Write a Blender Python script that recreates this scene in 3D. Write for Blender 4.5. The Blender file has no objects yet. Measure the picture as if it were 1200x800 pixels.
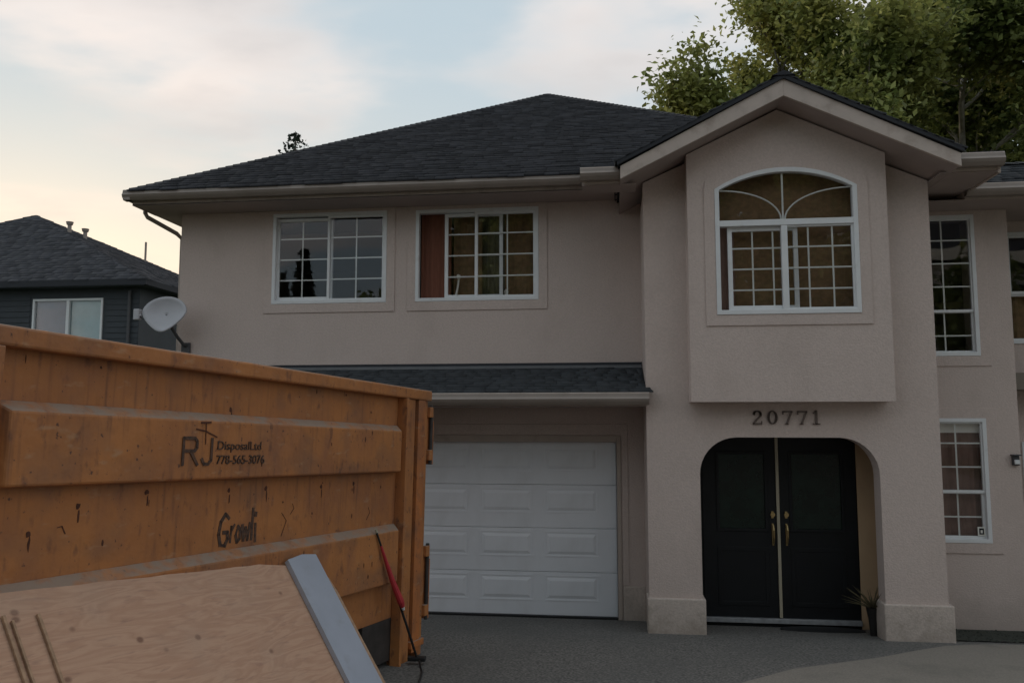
import bpy, bmesh, math, random
import numpy as np
from mathutils import Vector, Matrix
from mathutils.geometry import tessellate_polygon
random.seed(7); RNG = np.random.default_rng(7)
sc = bpy.context.scene
COL = sc.collection
rad = math.radians

# ------------------------------------------------------------------ camera
yaw, pit, rol = rad(7.07), rad(5.38), rad(-0.03)
CAMZ = 2.43
F = Vector((-math.sin(yaw)*math.cos(pit), math.cos(yaw)*math.cos(pit), math.sin(pit)))
Rr = Vector((math.cos(yaw), math.sin(yaw), 0)); Uu = Rr.cross(F)
R2 = Rr*math.cos(rol)+Uu*math.sin(rol); U2 = -Rr*math.sin(rol)+Uu*math.cos(rol)
cd = bpy.data.cameras.new('camera'); cam = bpy.data.objects.new('camera', cd); COL.objects.link(cam)
M = Matrix((R2, U2, -F)).transposed().to_4x4(); M.translation = Vector((0, 0, CAMZ)); cam.matrix_world = M
cd.sensor_width = 36; cd.lens = 936/1200*36; cd.clip_end = 3000; cd.clip_start = .05
sc.camera = cam

# ------------------------------------------------------------------ world, sun, exposure
SUN_EL, SUN_AZ = rad(5), rad(-38)           # low sun behind the left neighbour, azimuth from +Y
w = bpy.data.worlds.new('World'); sc.world = w; w.use_nodes = True
nt = w.node_tree; N = nt.nodes; N.clear(); LK = nt.links.new
def wn(t, **k):
    n = N.new(t)
    for a, b in k.items(): setattr(n, a, b)
    return n
out = wn('ShaderNodeOutputWorld'); mixs = wn('ShaderNodeMixShader')
sky = wn('ShaderNodeTexSky', sky_type='NISHITA', sun_disc=False)
sky.sun_elevation = SUN_EL; sky.sun_rotation = SUN_AZ
sky.air_density = 1.0; sky.dust_density = 1.5; sky.ozone_density = 1.0
bg1 = wn('ShaderNodeBackground'); bg1.inputs[1].default_value = 0.11
LK(sky.outputs[0], bg1.inputs[0])
tc = wn('ShaderNodeTexCoord'); sep = wn('ShaderNodeSeparateXYZ'); LK(tc.outputs['Generated'], sep.inputs[0])
def wmath(op, a, b=None, c=None, clamp=False):
    n = wn('ShaderNodeMath', operation=op); n.use_clamp = clamp
    for i, v in enumerate((a, b, c)):
        if v is None: continue
        if isinstance(v, (int, float)): n.inputs[i].default_value = v
        else: LK(v, n.inputs[i])
    return n.outputs[0]
zz = wmath('MAXIMUM', sep.outputs[2], 0.0)
# cloud plane coordinates: direction / (height + k)
den = wmath('ADD', zz, 0.16)
cx = wmath('DIVIDE', sep.outputs[0], den); cy = wmath('DIVIDE', sep.outputs[1], den)
cmb = wn('ShaderNodeCombineXYZ'); LK(cx, cmb.inputs[0]); LK(cy, cmb.inputs[1])
mp = wn('ShaderNodeMapping'); mp.inputs['Location'].default_value = (9.75, 14.85, 0); mp.inputs['Scale'].default_value = (0.75, 1.15, 1)
mp.inputs['Rotation'].default_value = (0, 0, rad(-22))
LK(cmb.outputs[0], mp.inputs[0])
n1 = wn('ShaderNodeTexNoise'); n1.inputs['Scale'].default_value = 0.62; n1.inputs['Detail'].default_value = 6; n1.inputs['Roughness'].default_value = .5
n1.inputs['Distortion'].default_value = .35
n2 = wn('ShaderNodeTexNoise'); n2.inputs['Scale'].default_value = 3.1; n2.inputs['Detail'].default_value = 5
LK(mp.outputs[0], n1.inputs[0]); LK(mp.outputs[0], n2.inputs[0])
cl = wmath('ADD', wmath('MULTIPLY', n1.outputs[0], .8), wmath('MULTIPLY', n2.outputs[0], .2))
ramp = wn('ShaderNodeMapRange', interpolation_type='SMOOTHERSTEP'); LK(cl, ramp.inputs[0])
ramp.inputs[1].default_value = .47; ramp.inputs[2].default_value = .58
mask = ramp.outputs[0]
# glow towards the sunset azimuth and the horizon
sdir = (math.sin(SUN_AZ), math.cos(SUN_AZ), 0)
dp = wn('ShaderNodeVectorMath', operation='DOT_PRODUCT'); LK(tc.outputs['Generated'], dp.inputs[0]); dp.inputs[1].default_value = sdir
glow_az = wmath('MULTIPLY_ADD', dp.outputs['Value'], .5, .5, clamp=True)
glow = wmath('MULTIPLY', wmath('POWER', glow_az, 3.0), wmath('SUBTRACT', 1.0, wmath('MULTIPLY', zz, 2.2), clamp=True), clamp=True)
glow = wmath('POWER', glow, 1.5)
def cmix(f, a, b):
    n = wn('ShaderNodeMix', data_type='RGBA'); LK(f, n.inputs[0])
    for i, v in ((6, a), (7, b)):
        if isinstance(v, tuple): n.inputs[i].default_value = (*v, 1)
        else: LK(v, n.inputs[i])
    return n.outputs[2]
clear = cmix(glow, (.262, .312, .345), (.58, .455, .30))        # hazy blue veil -> pale yellow
cloud = cmix(glow, (.455, .415, .395), (.44, .35, .265))       # pinkish white -> warm
ramp2 = wn('ShaderNodeMapRange'); LK(n2.outputs[0], ramp2.inputs[0]); ramp2.inputs[1].default_value = .45; ramp2.inputs[2].default_value = .70
cloud = cmix(wmath('MULTIPLY', ramp2.outputs[0], .6), cloud, (.27, .275, .285))
veil = cmix(mask, clear, cloud)
bg2 = wn('ShaderNodeBackground'); bg2.inputs[1].default_value = 1.0; LK(veil, bg2.inputs[0])
mixs.inputs[0].default_value = .94; LK(bg1.outputs[0], mixs.inputs[1]); LK(bg2.outputs[0], mixs.inputs[2]); LK(mixs.outputs[0], out.inputs[0])

sl = bpy.data.lights.new('sun', 'SUN'); sl.energy = 0.5; sl.angle = rad(14); sl.color = (1, .82, .62)
so = bpy.data.objects.new('sun', sl); COL.objects.link(so)
sd = Vector((math.sin(SUN_AZ)*math.cos(SUN_EL), math.cos(SUN_AZ)*math.cos(SUN_EL), math.sin(SUN_EL)))
so.rotation_euler = sd.to_track_quat('Z', 'Y').to_euler(); so.location = (-10, 10, 20)
vs = sc.view_settings; vs.view_transform = 'Standard'; vs.look = 'None'; vs.exposure = 1.05; vs.gamma = 1
sc.cycles.max_bounces = 8; sc.cycles.transparent_max_bounces = 12

# ------------------------------------------------------------------ materials
def mat(name, col, rough=.8, var=.0, vscale=6, col2=None, bump=0, bscale=200, bdist=.004, metal=0, spec=.5, detail=6,
        coord='Object', stretch=None, island=0, dirt=None, dscale=3, dlo=.5, dhi=.7, dstretch=None, trans=0, coat=0):
    m = bpy.data.materials.new(name); m.use_nodes = True
    t = m.node_tree; n = t.nodes; b = n['Principled BSDF']; L = t.links.new
    b.inputs['Roughness'].default_value = rough; b.inputs['Metallic'].default_value = metal
    b.inputs['Specular IOR Level'].default_value = spec
    if coat: b.inputs['Coat Weight'].default_value = coat
    tcn = n.new('ShaderNodeTexCoord')
    def coords(s):
        if s is None: return tcn.outputs[coord]
        mm = n.new('ShaderNodeMapping'); mm.inputs['Scale'].default_value = s; L(tcn.outputs[coord], mm.inputs[0]); return mm.outputs[0]
    def noise(scale, s=None, det=detail, rgh=.55):
        x = n.new('ShaderNodeTexNoise'); x.inputs['Scale'].default_value = scale; x.inputs['Detail'].default_value = det
        x.inputs['Roughness'].default_value = rgh; L(coords(s), x.inputs[0]); return x.outputs[0]
    def mr(v, a, b_, c=0, d=1):
        x = n.new('ShaderNodeMapRange'); L(v, x.inputs[0])
        for i, q in enumerate((a, b_, c, d)): x.inputs[i+1].default_value = q
        return x.outputs[0]
    def mix(f, a, b_):
        x = n.new('ShaderNodeMix'); x.data_type = 'RGBA'
        if isinstance(f, float): x.inputs[0].default_value = f
        else: L(f, x.inputs[0])
        for i, v in ((6, a), (7, b_)):
            if isinstance(v, tuple): x.inputs[i].default_value = (*v, 1)
            else: L(v, x.inputs[i])
        return x.outputs[2]
    c = col
    if col2 is None: col2 = tuple(q*(1-var) for q in col)
    if var or col2 != col:
        c = mix(mr(noise(vscale, stretch), .35, .65), col, col2)
    if island:
        g = n.new('ShaderNodeNewGeometry')
        x = n.new('ShaderNodeHueSaturation'); L(mr(g.outputs['Random Per Island'], 0, 1, 1-island, 1+island), x.inputs['Value'])
        if isinstance(c, tuple): x.inputs['Color'].default_value = (*c, 1)
        else: L(c, x.inputs['Color'])
        c = x.outputs[0]
    if dirt:
        c = mix(mr(noise(dscale, dstretch, 8, .65), dlo, dhi), c, dirt)
    if isinstance(c, tuple): b.inputs['Base Color'].default_value = (*c, 1)
    else: L(c, b.inputs['Base Color'])
    if bump:
        bp = n.new('ShaderNodeBump'); bp.inputs['Strength'].default_value = bump; bp.inputs['Distance'].default_value = bdist
        L(noise(bscale, stretch if stretch and bscale < 60 else None, 4), bp.inputs['Height']); L(bp.outputs[0], b.inputs['Normal'])
    if trans:
        tr = n.new('ShaderNodeBsdfTranslucent'); ms = n.new('ShaderNodeMixShader'); ms.inputs[0].default_value = trans
        if isinstance(c, tuple): tr.inputs[0].default_value = (*c, 1)
        else: L(c, tr.inputs[0])
        L(b.outputs[0], ms.inputs[1]); L(tr.outputs[0], ms.inputs[2]); L(ms.outputs[0], n['Material Output'].inputs[0])
    m['h'] = 1
    return m
def glass(name, tint=(1, 1, 1), dark=0.0):
    m = bpy.data.materials.new(name); m.use_nodes = True; t = m.node_tree; n = t.nodes; n.clear(); L = t.links.new
    o = n.new('ShaderNodeOutputMaterial'); ms = n.new('ShaderNodeMixShader'); fr = n.new('ShaderNodeFresnel'); fr.inputs[0].default_value = 1.52
    gl = n.new('ShaderNodeBsdfGlossy'); gl.inputs['Roughness'].default_value = .01; gl.inputs['Color'].default_value = (.95, .97, 1, 1)
    tr = n.new('ShaderNodeBsdfTransparent'); tr.inputs[0].default_value = (*tint, 1)
    tcn = n.new('ShaderNodeTexCoord'); no = n.new('ShaderNodeTexNoise'); no.inputs['Scale'].default_value = 1.6; no.inputs['Detail'].default_value = 1
    L(tcn.outputs['Object'], no.inputs[0]); bu = n.new('ShaderNodeBump'); bu.inputs['Strength'].default_value = .12; bu.inputs['Distance'].default_value = .02
    L(no.outputs[0], bu.inputs['Height']); L(bu.outputs[0], gl.inputs['Normal'])
    mx = n.new('ShaderNodeMath'); mx.operation = 'MULTIPLY_ADD'; mx.inputs[1].default_value = .62; mx.inputs[2].default_value = 0
    L(fr.outputs[0], mx.inputs[0]); L(mx.outputs[0], ms.inputs[0]); L(tr.outputs[0], ms.inputs[1]); L(gl.outputs[0], ms.inputs[2]); L(ms.outputs[0], o.inputs[0])
    return m

m_stucco = mat('stucco', (.575, .475, .430), .95, .10, 42, bump=.7, bscale=60, bdist=.009, dirt=(.44, .36, .32), dscale=1.5, dlo=.5, dhi=.95, dstretch=(1.2, 1, .8))
m_stucco_base = mat('stucco_base', (.56, .475, .42), .92, .15, 40, bump=.9, bscale=55, bdist=.006, dirt=(.30, .25, .20), dscale=2.5, dlo=.5, dhi=.8)
m_stucco_tan = mat('stucco_tan', (.52, .36, .22), .9, .1, 3, bump=.4, bscale=130)
m_trim = mat('trim_beige', (.46, .38, .33), .6, .12, 3, bump=.1, bscale=60, dirt=(.3, .25, .21), dscale=4, dlo=.55, dhi=.8)
m_fascia = mat('fascia_board', (.50, .42, .37), .7, .1, 4, stretch=(1, 1, 1), dirt=(.30, .24, .2), dscale=5, dlo=.5, dhi=.8, bump=.2, bscale=40)
m_gutter = mat('gutter_metal', (.27, .225, .195), .45, .12, 5, dirt=(.26, .22, .19), dscale=3, dlo=.5, dhi=.8, dstretch=(3, 1, 1))
m_soffit = mat('soffit', (.38, .31, .285), .8, .08, 3)
m_shingle = mat('asphalt_shingle', (.036, .037, .043), .95, 0, 9, col2=(.025, .026, .031), island=.34, bump=.6, bscale=160, bdist=.006)
m_shingle_g = mat('asphalt_shingle_low', (.037, .041, .046), .9, 0, 5, col2=(.028, .032, .037), island=.2, bump=.6, bscale=160, bdist=.006)
m_deck = mat('roof_deck', (.03, .032, .038), .95)
m_flash = mat('flashing', (.16, .17, .18), .5, .2, 4, metal=.3)
m_vinyl = mat('vinyl_frame', (.70, .71, .72), .45, .06, 6, dirt=(.5, .48, .45), dscale=8, dlo=.6, dhi=.85)
m_munt = mat('muntin_white', (.78, .79, .76), .5)
m_glass = glass('window_glass')
m_garage = mat('garage_paint', (.80, .81, .85), .5, .05, 2, bump=.12, bscale=90, dirt=(.66, .66, .68), dscale=2.2, dlo=.5, dhi=.85, dstretch=(1, 1, .4))
m_black = mat('black_paint', (.005, .006, .008), .55, .3, 4, spec=.35, bump=.05, bscale=50)
m_brass = mat('brass', (.45, .33, .16), .4, metal=1)
m_astragal = mat('astragal', (.40, .36, .27), .45)
m_sill = mat('aluminium_sill', (.42, .43, .45), .45, .3, 12, metal=.4)
m_doorglass = mat('dark_door_glass', (.006, .020, .015), .12, .5, 5, spec=.35)
m_curt_red = mat('curtain_red', (.20, .075, .045), .9, .2, 10, stretch=(8, 1, .6))
m_curt_br = mat('curtain_brown', (.26, .155, .08), .9, .0, 11, col2=(.18, .115, .06), stretch=(1.5, 1, 2))
m_curt_pk = mat('curtain_rose', (.24, .145, .115), .9, .15, 9)
m_room = mat('room_wall', (.20, .17, .14), .9)
m_white = mat('ornament_white', (.8, .78, .72), .4)
m_orange = mat('bin_paint', (.45, .18, .055), .70, 0, 1.6, col2=(.36, .14, .046), bump=.6, bscale=4, bdist=.035, dirt=(.24, .10, .055), dscale=2.6, dlo=.48, dhi=.82, dstretch=(1.3, 1.3, .7))
m_orange_d = mat('bin_paint_worn', (.50, .17, .045), .7, 0, 3, col2=(.36, .13, .045), bump=.35, bscale=12, bdist=.01, dirt=(.16, .085, .055), dscale=5, dlo=.5, dhi=.75)
m_dust = mat('dust', (.30, .20, .14), .95, .35, 9, bump=.5, bscale=40, dirt=(.13, .085, .065), dscale=7, dlo=.45, dhi=.7)
m_rust = mat('rust', (.10, .035, .02), .9, .4, 30)
m_steel_d = mat('dark_steel', (.05, .042, .038), .7, .4, 8, bump=.3, bscale=30)
m_ink = mat('stencil_ink', (.045, .032, .028), .85, 0, 60, col2=(.12, .06, .035))
m_ply = None
m_metalsheet = mat('grey_sheet', (.40, .44, .52), .42, .10, 3, metal=.15, dirt=(.30, .31, .34), dscale=5, dlo=.55, dhi=.8, dstretch=(1, 1, 1))
m_woodedge = mat('wood_edge', (.42, .27, .17), .85, .35, 30)
m_red = mat('red_sleeve', (.50, .035, .045), .5, .2, 12)
m_rubber = mat('black_rubber', (.012, .012, .013), .6)
m_drive = mat('exposed_aggregate', (.21, .198, .182), .95, 0, 45, col2=(.065, .063, .06), detail=5, bump=.7, bscale=90, bdist=.008, dirt=(.105, .103, .097), dscale=1.1, dlo=.42, dhi=.85)
m_walk = mat('concrete_walk', (.27, .24, .205), .95, 0, 60, col2=(.20, .18, .155), detail=4, bump=.4, bscale=110, bdist=.005, dirt=(.15, .14, .12), dscale=1.4, dlo=.5, dhi=.8)
m_lawn = mat('lawn', (.05, .075, .025), .95, .4, 3, bump=.5, bscale=50)
m_soil = mat('bed_soil', (.050, .058, .044), .97, .5, 25, bump=.9, bscale=60, bdist=.03)
m_siding = mat('dark_siding', (.040, .047, .055), .75, .15, 2)
m_nbshing = mat('neighbour_shingle', (.060, .062, .070), .95, .0, 4, col2=(.042, .044, .052), island=.28)
m_bark = mat('bark', (.15, .13, .11), .95, .4, 12, bump=.6, bscale=18, bdist=.03)
m_barkw = mat('pale_bark', (.42, .39, .34), .9, .3, 9)
m_leafA = mat('leaf_olive', (.40, .38, .11), .6, 0, .55, col2=(.20, .25, .075), island=.45, trans=.42)
m_leafB = mat('leaf_green', (.16, .23, .08), .6, 0, .45, col2=(.34, .35, .11), island=.45, trans=.42)
m_leafC = mat('leaf_bright', (.22, .24, .06), .6, 0, .7, col2=(.12, .16, .045), island=.4, trans=.45)
m_needle = mat('needle', (.022, .035, .022), .8, .3, 3, island=.3)
m_dish = mat('dish_grey', (.44, .44, .47), .5, .08, 5)
m_dishd = mat('dish_mount', (.06, .06, .065), .6)
m_pot = mat('pot_black', (.012, .011, .010), .5)
m_plant = mat('dry_plant', (.12, .10, .05), .8, .4, 20)
m_house_w = mat('white_siding', (.62, .60, .56), .8, .08, 2)

def weather(m, ledge=(.27, .21, .165), streak=(.10, .045, .03)):
    t = m.node_tree; n = t.nodes; L = t.links.new; b = n['Principled BSDF']; src = b.inputs['Base Color'].links[0].from_socket
    g = n.new('ShaderNodeNewGeometry'); sp = n.new('ShaderNodeSeparateXYZ'); L(g.outputs['Normal'], sp.inputs[0])
    tcn = n.new('ShaderNodeTexCoord')
    def ns(sc_, st, det=6):
        mp_ = n.new('ShaderNodeMapping'); mp_.inputs['Scale'].default_value = st; L(tcn.outputs['Object'], mp_.inputs[0])
        x = n.new('ShaderNodeTexNoise'); x.inputs['Scale'].default_value = sc_; x.inputs['Detail'].default_value = det; L(mp_.outputs[0], x.inputs[0]); return x.outputs[0]
    def mr(v, a, b_, c=0, d=1):
        x = n.new('ShaderNodeMapRange'); L(v, x.inputs[0])
        for i, q in enumerate((a, b_, c, d)): x.inputs[i+1].default_value = q
        return x.outputs[0]
    def mul(a, b_):
        x = n.new('ShaderNodeMath'); x.operation = 'MULTIPLY'; L(a, x.inputs[0]); L(b_, x.inputs[1]); return x.outputs[0]
    def mix(f, a, col):
        x = n.new('ShaderNodeMix'); x.data_type = 'RGBA'; L(f, x.inputs[0]); L(a, x.inputs[6]); x.inputs[7].default_value = (*col, 1); return x.outputs[2]
    c = mix(mul(mr(ns(26, (1, 1, .07), 3), .52, .70, 0, .55), mr(ns(1.7, (1, 1, 1)), .42, .62)), src, streak)      # thin rust runs
    c = mix(mr(ns(2.6, (1, 1, 1.2), 9), .50, .70, 0, .62), c, (.19, .10, .062))                           # grime
    c = mix(mr(ns(14, (1, 1, .5), 6), .60, .70, 0, .6), c, (.13, .055, .035))
    c = mix(mr(ns(38, (1, 1, .8), 3), .66, .72, 0, .85), c, (.07, .035, .028))                                # chips
    c = mix(mr(ns(7, (1, 1, 2.5), 4), .62, .72, 0, .5), c, (.42, .25, .14))                                # rubbed paint
    c = mix(mul(mr(sp.outputs[2], .25, .7), mr(ns(9, (1, 1, 1)), .36, .56, .25, .95)), c, ledge)              # dust on ledges
    L(c, b.inputs['Base Color'])
weather(m_orange); weather(m_orange_d)
def splash(m, col):
    t = m.node_tree; n = t.nodes; L = t.links.new; b = n['Principled BSDF']; src = b.inputs['Base Color'].links[0].from_socket
    tcn = n.new('ShaderNodeTexCoord'); sp = n.new('ShaderNodeSeparateXYZ'); L(tcn.outputs['Object'], sp.inputs[0])
    no = n.new('ShaderNodeTexNoise'); no.inputs['Scale'].default_value = 5; no.inputs['Detail'].default_value = 7; L(tcn.outputs['Object'], no.inputs[0])
    ad = n.new('ShaderNodeMath'); ad.operation = 'MULTIPLY_ADD'; ad.inputs[1].default_value = -.75; L(no.outputs[0], ad.inputs[0]); L(sp.outputs[2], ad.inputs[2])
    mr = n.new('ShaderNodeMapRange'); L(ad.outputs[0], mr.inputs[0])
    for i, q in enumerate((-.25, .05, .3, 0)): mr.inputs[i+1].default_value = q
    mx = n.new('ShaderNodeMix'); mx.data_type = 'RGBA'; L(mr.outputs[0], mx.inputs[0]); L(src, mx.inputs[6]); mx.inputs[7].default_value = (*col, 1); L(mx.outputs[2], b.inputs['Base Color'])
splash(m_stucco, (.27, .22, .18)); splash(m_stucco_base, (.27, .22, .18))
def ply_material():
    m = mat('plywood', (.53, .36, .265), .85); t = m.node_tree; n = t.nodes; L = t.links.new; b = n['Principled BSDF']
    tcn = n.new('ShaderNodeTexCoord'); mp_ = n.new('ShaderNodeMapping'); mp_.inputs['Scale'].default_value = (1.0, 1.0, 5.5); L(tcn.outputs['Object'], mp_.inputs[0])
    w_ = n.new('ShaderNodeTexNoise'); w_.inputs['Scale'].default_value = 1.6; w_.inputs['Detail'].default_value = 5; w_.inputs['Distortion'].default_value = 1.4; L(mp_.outputs[0], w_.inputs[0])
    mu = n.new('ShaderNodeMath'); mu.operation = 'MULTIPLY'; mu.inputs[1].default_value = 11; L(w_.outputs[0], mu.inputs[0])
    fr = n.new('ShaderNodeMath'); fr.operation = 'PINGPONG'; fr.inputs[1].default_value = 1; L(mu.outputs[0], fr.inputs[0])
    cr = n.new('ShaderNodeValToRGB'); L(fr.outputs[0], cr.inputs[0]); e = cr.color_ramp.elements
    e[0].color = (.50, .315, .215, 1); e[1].color = (.43, .255, .17, 1); e[1].position = 1
    # knots
    v = n.new('ShaderNodeTexVoronoi'); v.inputs['Scale'].default_value = 7.5; v.inputs['Randomness'].default_value = 1
    mp2 = n.new('ShaderNodeMapping'); mp2.inputs['Scale'].default_value = (.8, .8, 1.0); L(tcn.outputs['Object'], mp2.inputs[0]); L(mp2.outputs[0], v.inputs[0])
    mr = n.new('ShaderNodeMapRange'); mr.inputs[1].default_value = .08; mr.inputs[2].default_value = .17; mr.inputs[3].default_value = .9; mr.inputs[4].default_value = 0; L(v.outputs['Distance'], mr.inputs[0])
    mx = n.new('ShaderNodeMix'); mx.data_type = 'RGBA'; L(mr.outputs[0], mx.inputs[0]); L(cr.outputs[0], mx.inputs[6]); mx.inputs[7].default_value = (.20, .105, .07, 1)
    # dark grain dashes
    gd_ = n.new('ShaderNodeTexNoise'); gd_.inputs['Scale'].default_value = 5; gd_.inputs['Detail'].default_value = 5; gd_.inputs['Distortion'].default_value = .6
    mp3 = n.new('ShaderNodeMapping'); mp3.inputs['Scale'].default_value = (1.2, 1.2, 8); L(tcn.outputs['Object'], mp3.inputs[0]); L(mp3.outputs[0], gd_.inputs[0])
    mr3 = n.new('ShaderNodeMapRange'); mr3.inputs[1].default_value = .56; mr3.inputs[2].default_value = .70; mr3.inputs[4].default_value = .55; L(gd_.outputs[0], mr3.inputs[0])
    mx3 = n.new('ShaderNodeMix'); mx3.data_type = 'RGBA'; L(mr3.outputs[0], mx3.inputs[0]); L(mx.outputs[2], mx3.inputs[6]); mx3.inputs[7].default_value = (.30, .175, .13, 1)
    mx = mx3
    # broad stains
    s_ = n.new('ShaderNodeTexNoise'); s_.inputs['Scale'].default_value = 2.2; s_.inputs['Detail'].default_value = 4; L(tcn.outputs['Object'], s_.inputs[0])
    mr2 = n.new('ShaderNodeMapRange'); mr2.inputs[1].default_value = .5; mr2.inputs[2].default_value = .8; mr2.inputs[4].default_value = .5; L(s_.outputs[0], mr2.inputs[0])
    mx2 = n.new('ShaderNodeMix'); mx2.data_type = 'RGBA'; L(mr2.outputs[0], mx2.inputs[0]); L(mx.outputs[2], mx2.inputs[6]); mx2.inputs[7].default_value = (.40, .29, .22, 1)
    L(mx2.outputs[2], b.inputs['Base Color'])
    bp = n.new('ShaderNodeBump'); bp.inputs['Strength'].default_value = .25; bp.inputs['Distance'].default_value = .004; L(fr.outputs[0], bp.inputs['Height']); L(bp.outputs[0], b.inputs['Normal'])
    return m
m_ply = ply_material()

# ------------------------------------------------------------------ object helpers
def tag(o, label=None, cat=None, group=None, kind=None):
    if label: o['label'] = label
    if cat: o['category'] = cat
    if group: o['group'] = group
    if kind: o['kind'] = kind
    return o
def empty(name, loc, label, cat, group=None, M=None):
    o = bpy.data.objects.new(name, None); COL.objects.link(o); o.empty_display_size = .2
    if M is not None: o.matrix_world = M
    else: o.location = loc
    return tag(o, label, cat, group)
class MB:
    def __init__(s): s.v = []; s.f = []
    def add(s, vs, fs):
        b = len(s.v); s.v += [tuple(p) for p in vs]; s.f += [tuple(i+b for i in q) for q in fs]; return s
    def box(s, x0, x1, y0, y1, z0, z1):
        return s.add([(x, y, z) for z in (z0, z1) for y in (y0, y1) for x in (x0, x1)],
                     [(0, 2, 3, 1), (4, 5, 7, 6), (0, 1, 5, 4), (2, 6, 7, 3), (0, 4, 6, 2), (1, 3, 7, 5)])
    def tube(s, pts, r, n=8, cap=True):
        pts = [Vector(p) for p in pts]; rs = r if isinstance(r, (list, tuple)) else [r]*len(pts)
        vs = []; fs = []; ref = None
        for i, p in enumerate(pts):
            t = (pts[min(i+1, len(pts)-1)]-pts[max(i-1, 0)]).normalized()
            if ref is None: ref = t.orthogonal().normalized()
            ref = (ref-t*ref.dot(t))
            ref = ref.normalized() if ref.length > 1e-4 else t.orthogonal().normalized()
            b = t.cross(ref)
            vs += [p+(ref*math.cos(a)+b*math.sin(a))*rs[i] for a in [2*math.pi*k/n for k in range(n)]]
        for i in range(len(pts)-1):
            for k in range(n): a = i*n+k; b_ = i*n+(k+1) % n; fs.append((a, b_, b_+n, a+n))
        if cap: fs.append(tuple(range(n))[::-1]); fs.append(tuple(range(len(vs)-n, len(vs))))
        return s.add(vs, fs)
    def plate(s, outer, holes, fn, t):
        """2-D outline (a,b) with holes, fn(a,b,d) -> xyz, thickness t"""
        loops = [outer]+list(holes)
        pts = [p for l in loops for p in l]
        tr = tessellate_polygon([[Vector((p[0], p[1], 0)) for p in l] for l in loops])
        n = len(pts)
        vs = [fn(a, b, 0) for a, b in pts]+[fn(a, b, t) for a, b in pts]
        fs = [tuple(q) for q in tr]+[tuple(i+n for i in q[::-1]) for q in tr]
        o = 0
        for l in loops:
            m = len(l)
            for i in range(m): a = o+i; b = o+(i+1) % m; fs.append((a, b, b+n, a+n))
            o += m
        return s.add(vs, fs)
    def prism(s, prof, fn, t0, t1):
        """profile (a,b) swept from t0 to t1 with fn(t,a,b)"""
        n = len(prof)
        vs = [fn(t0, a, b) for a, b in prof]+[fn(t1, a, b) for a, b in prof]
        fs = [tuple(range(n)), tuple(range(n, 2*n))[::-1]]+[(i, (i+1) % n, (i+1) % n+n, i+n) for i in range(n)]
        return s.add(vs, fs)
    def build(s, name, m, parent=None, org=(0, 0, 0), loc=None, bevel=0, smooth=False):
        ox, oy, oz = org
        me = bpy.data.meshes.new(name); me.from_pydata([(x-ox, y-oy, z-oz) for x, y, z in s.v], [], s.f)
        bm = bmesh.new(); bm.from_mesh(me); bmesh.ops.recalc_face_normals(bm, faces=bm.faces); bm.to_mesh(me); bm.free()
        me.materials.append(m)
        if smooth: me.shade_smooth()
        o = bpy.data.objects.new(name, me); COL.objects.link(o)
        if parent: o.parent = parent
        if loc: o.location = loc
        if bevel:
            bv = o.modifiers.new('bevel', 'BEVEL'); bv.width = bevel; bv.segments = 2; bv.limit_method = 'ANGLE'; bv.angle_limit = rad(40)
        return o
def box(name, m, parent, x0, x1, y0, y1, z0, z1, bevel=0, org=(0, 0, 0)):
    return MB().box(x0, x1, y0, y1, z0, z1).build(name, m, parent, org, bevel=bevel)
def bigmesh(name, V, Fq, m, parent=None):
    me = bpy.data.meshes.new(name); V = np.asarray(V, dtype=np.float32); Fq = np.asarray(Fq, dtype=np.int32)
    me.vertices.add(len(V)); me.vertices.foreach_set('co', V.ravel())
    k = Fq.shape[1]
    me.loops.add(Fq.size); me.loops.foreach_set('vertex_index', Fq.ravel())
    me.polygons.add(len(Fq)); me.polygons.foreach_set('loop_start', np.arange(0, Fq.size, k, dtype=np.int32))
    me.update(calc_edges=True); me.validate(); me.materials.append(m)
    o = bpy.data.objects.new(name, me); COL.objects.link(o)
    if parent: o.parent = parent
    return o
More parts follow.
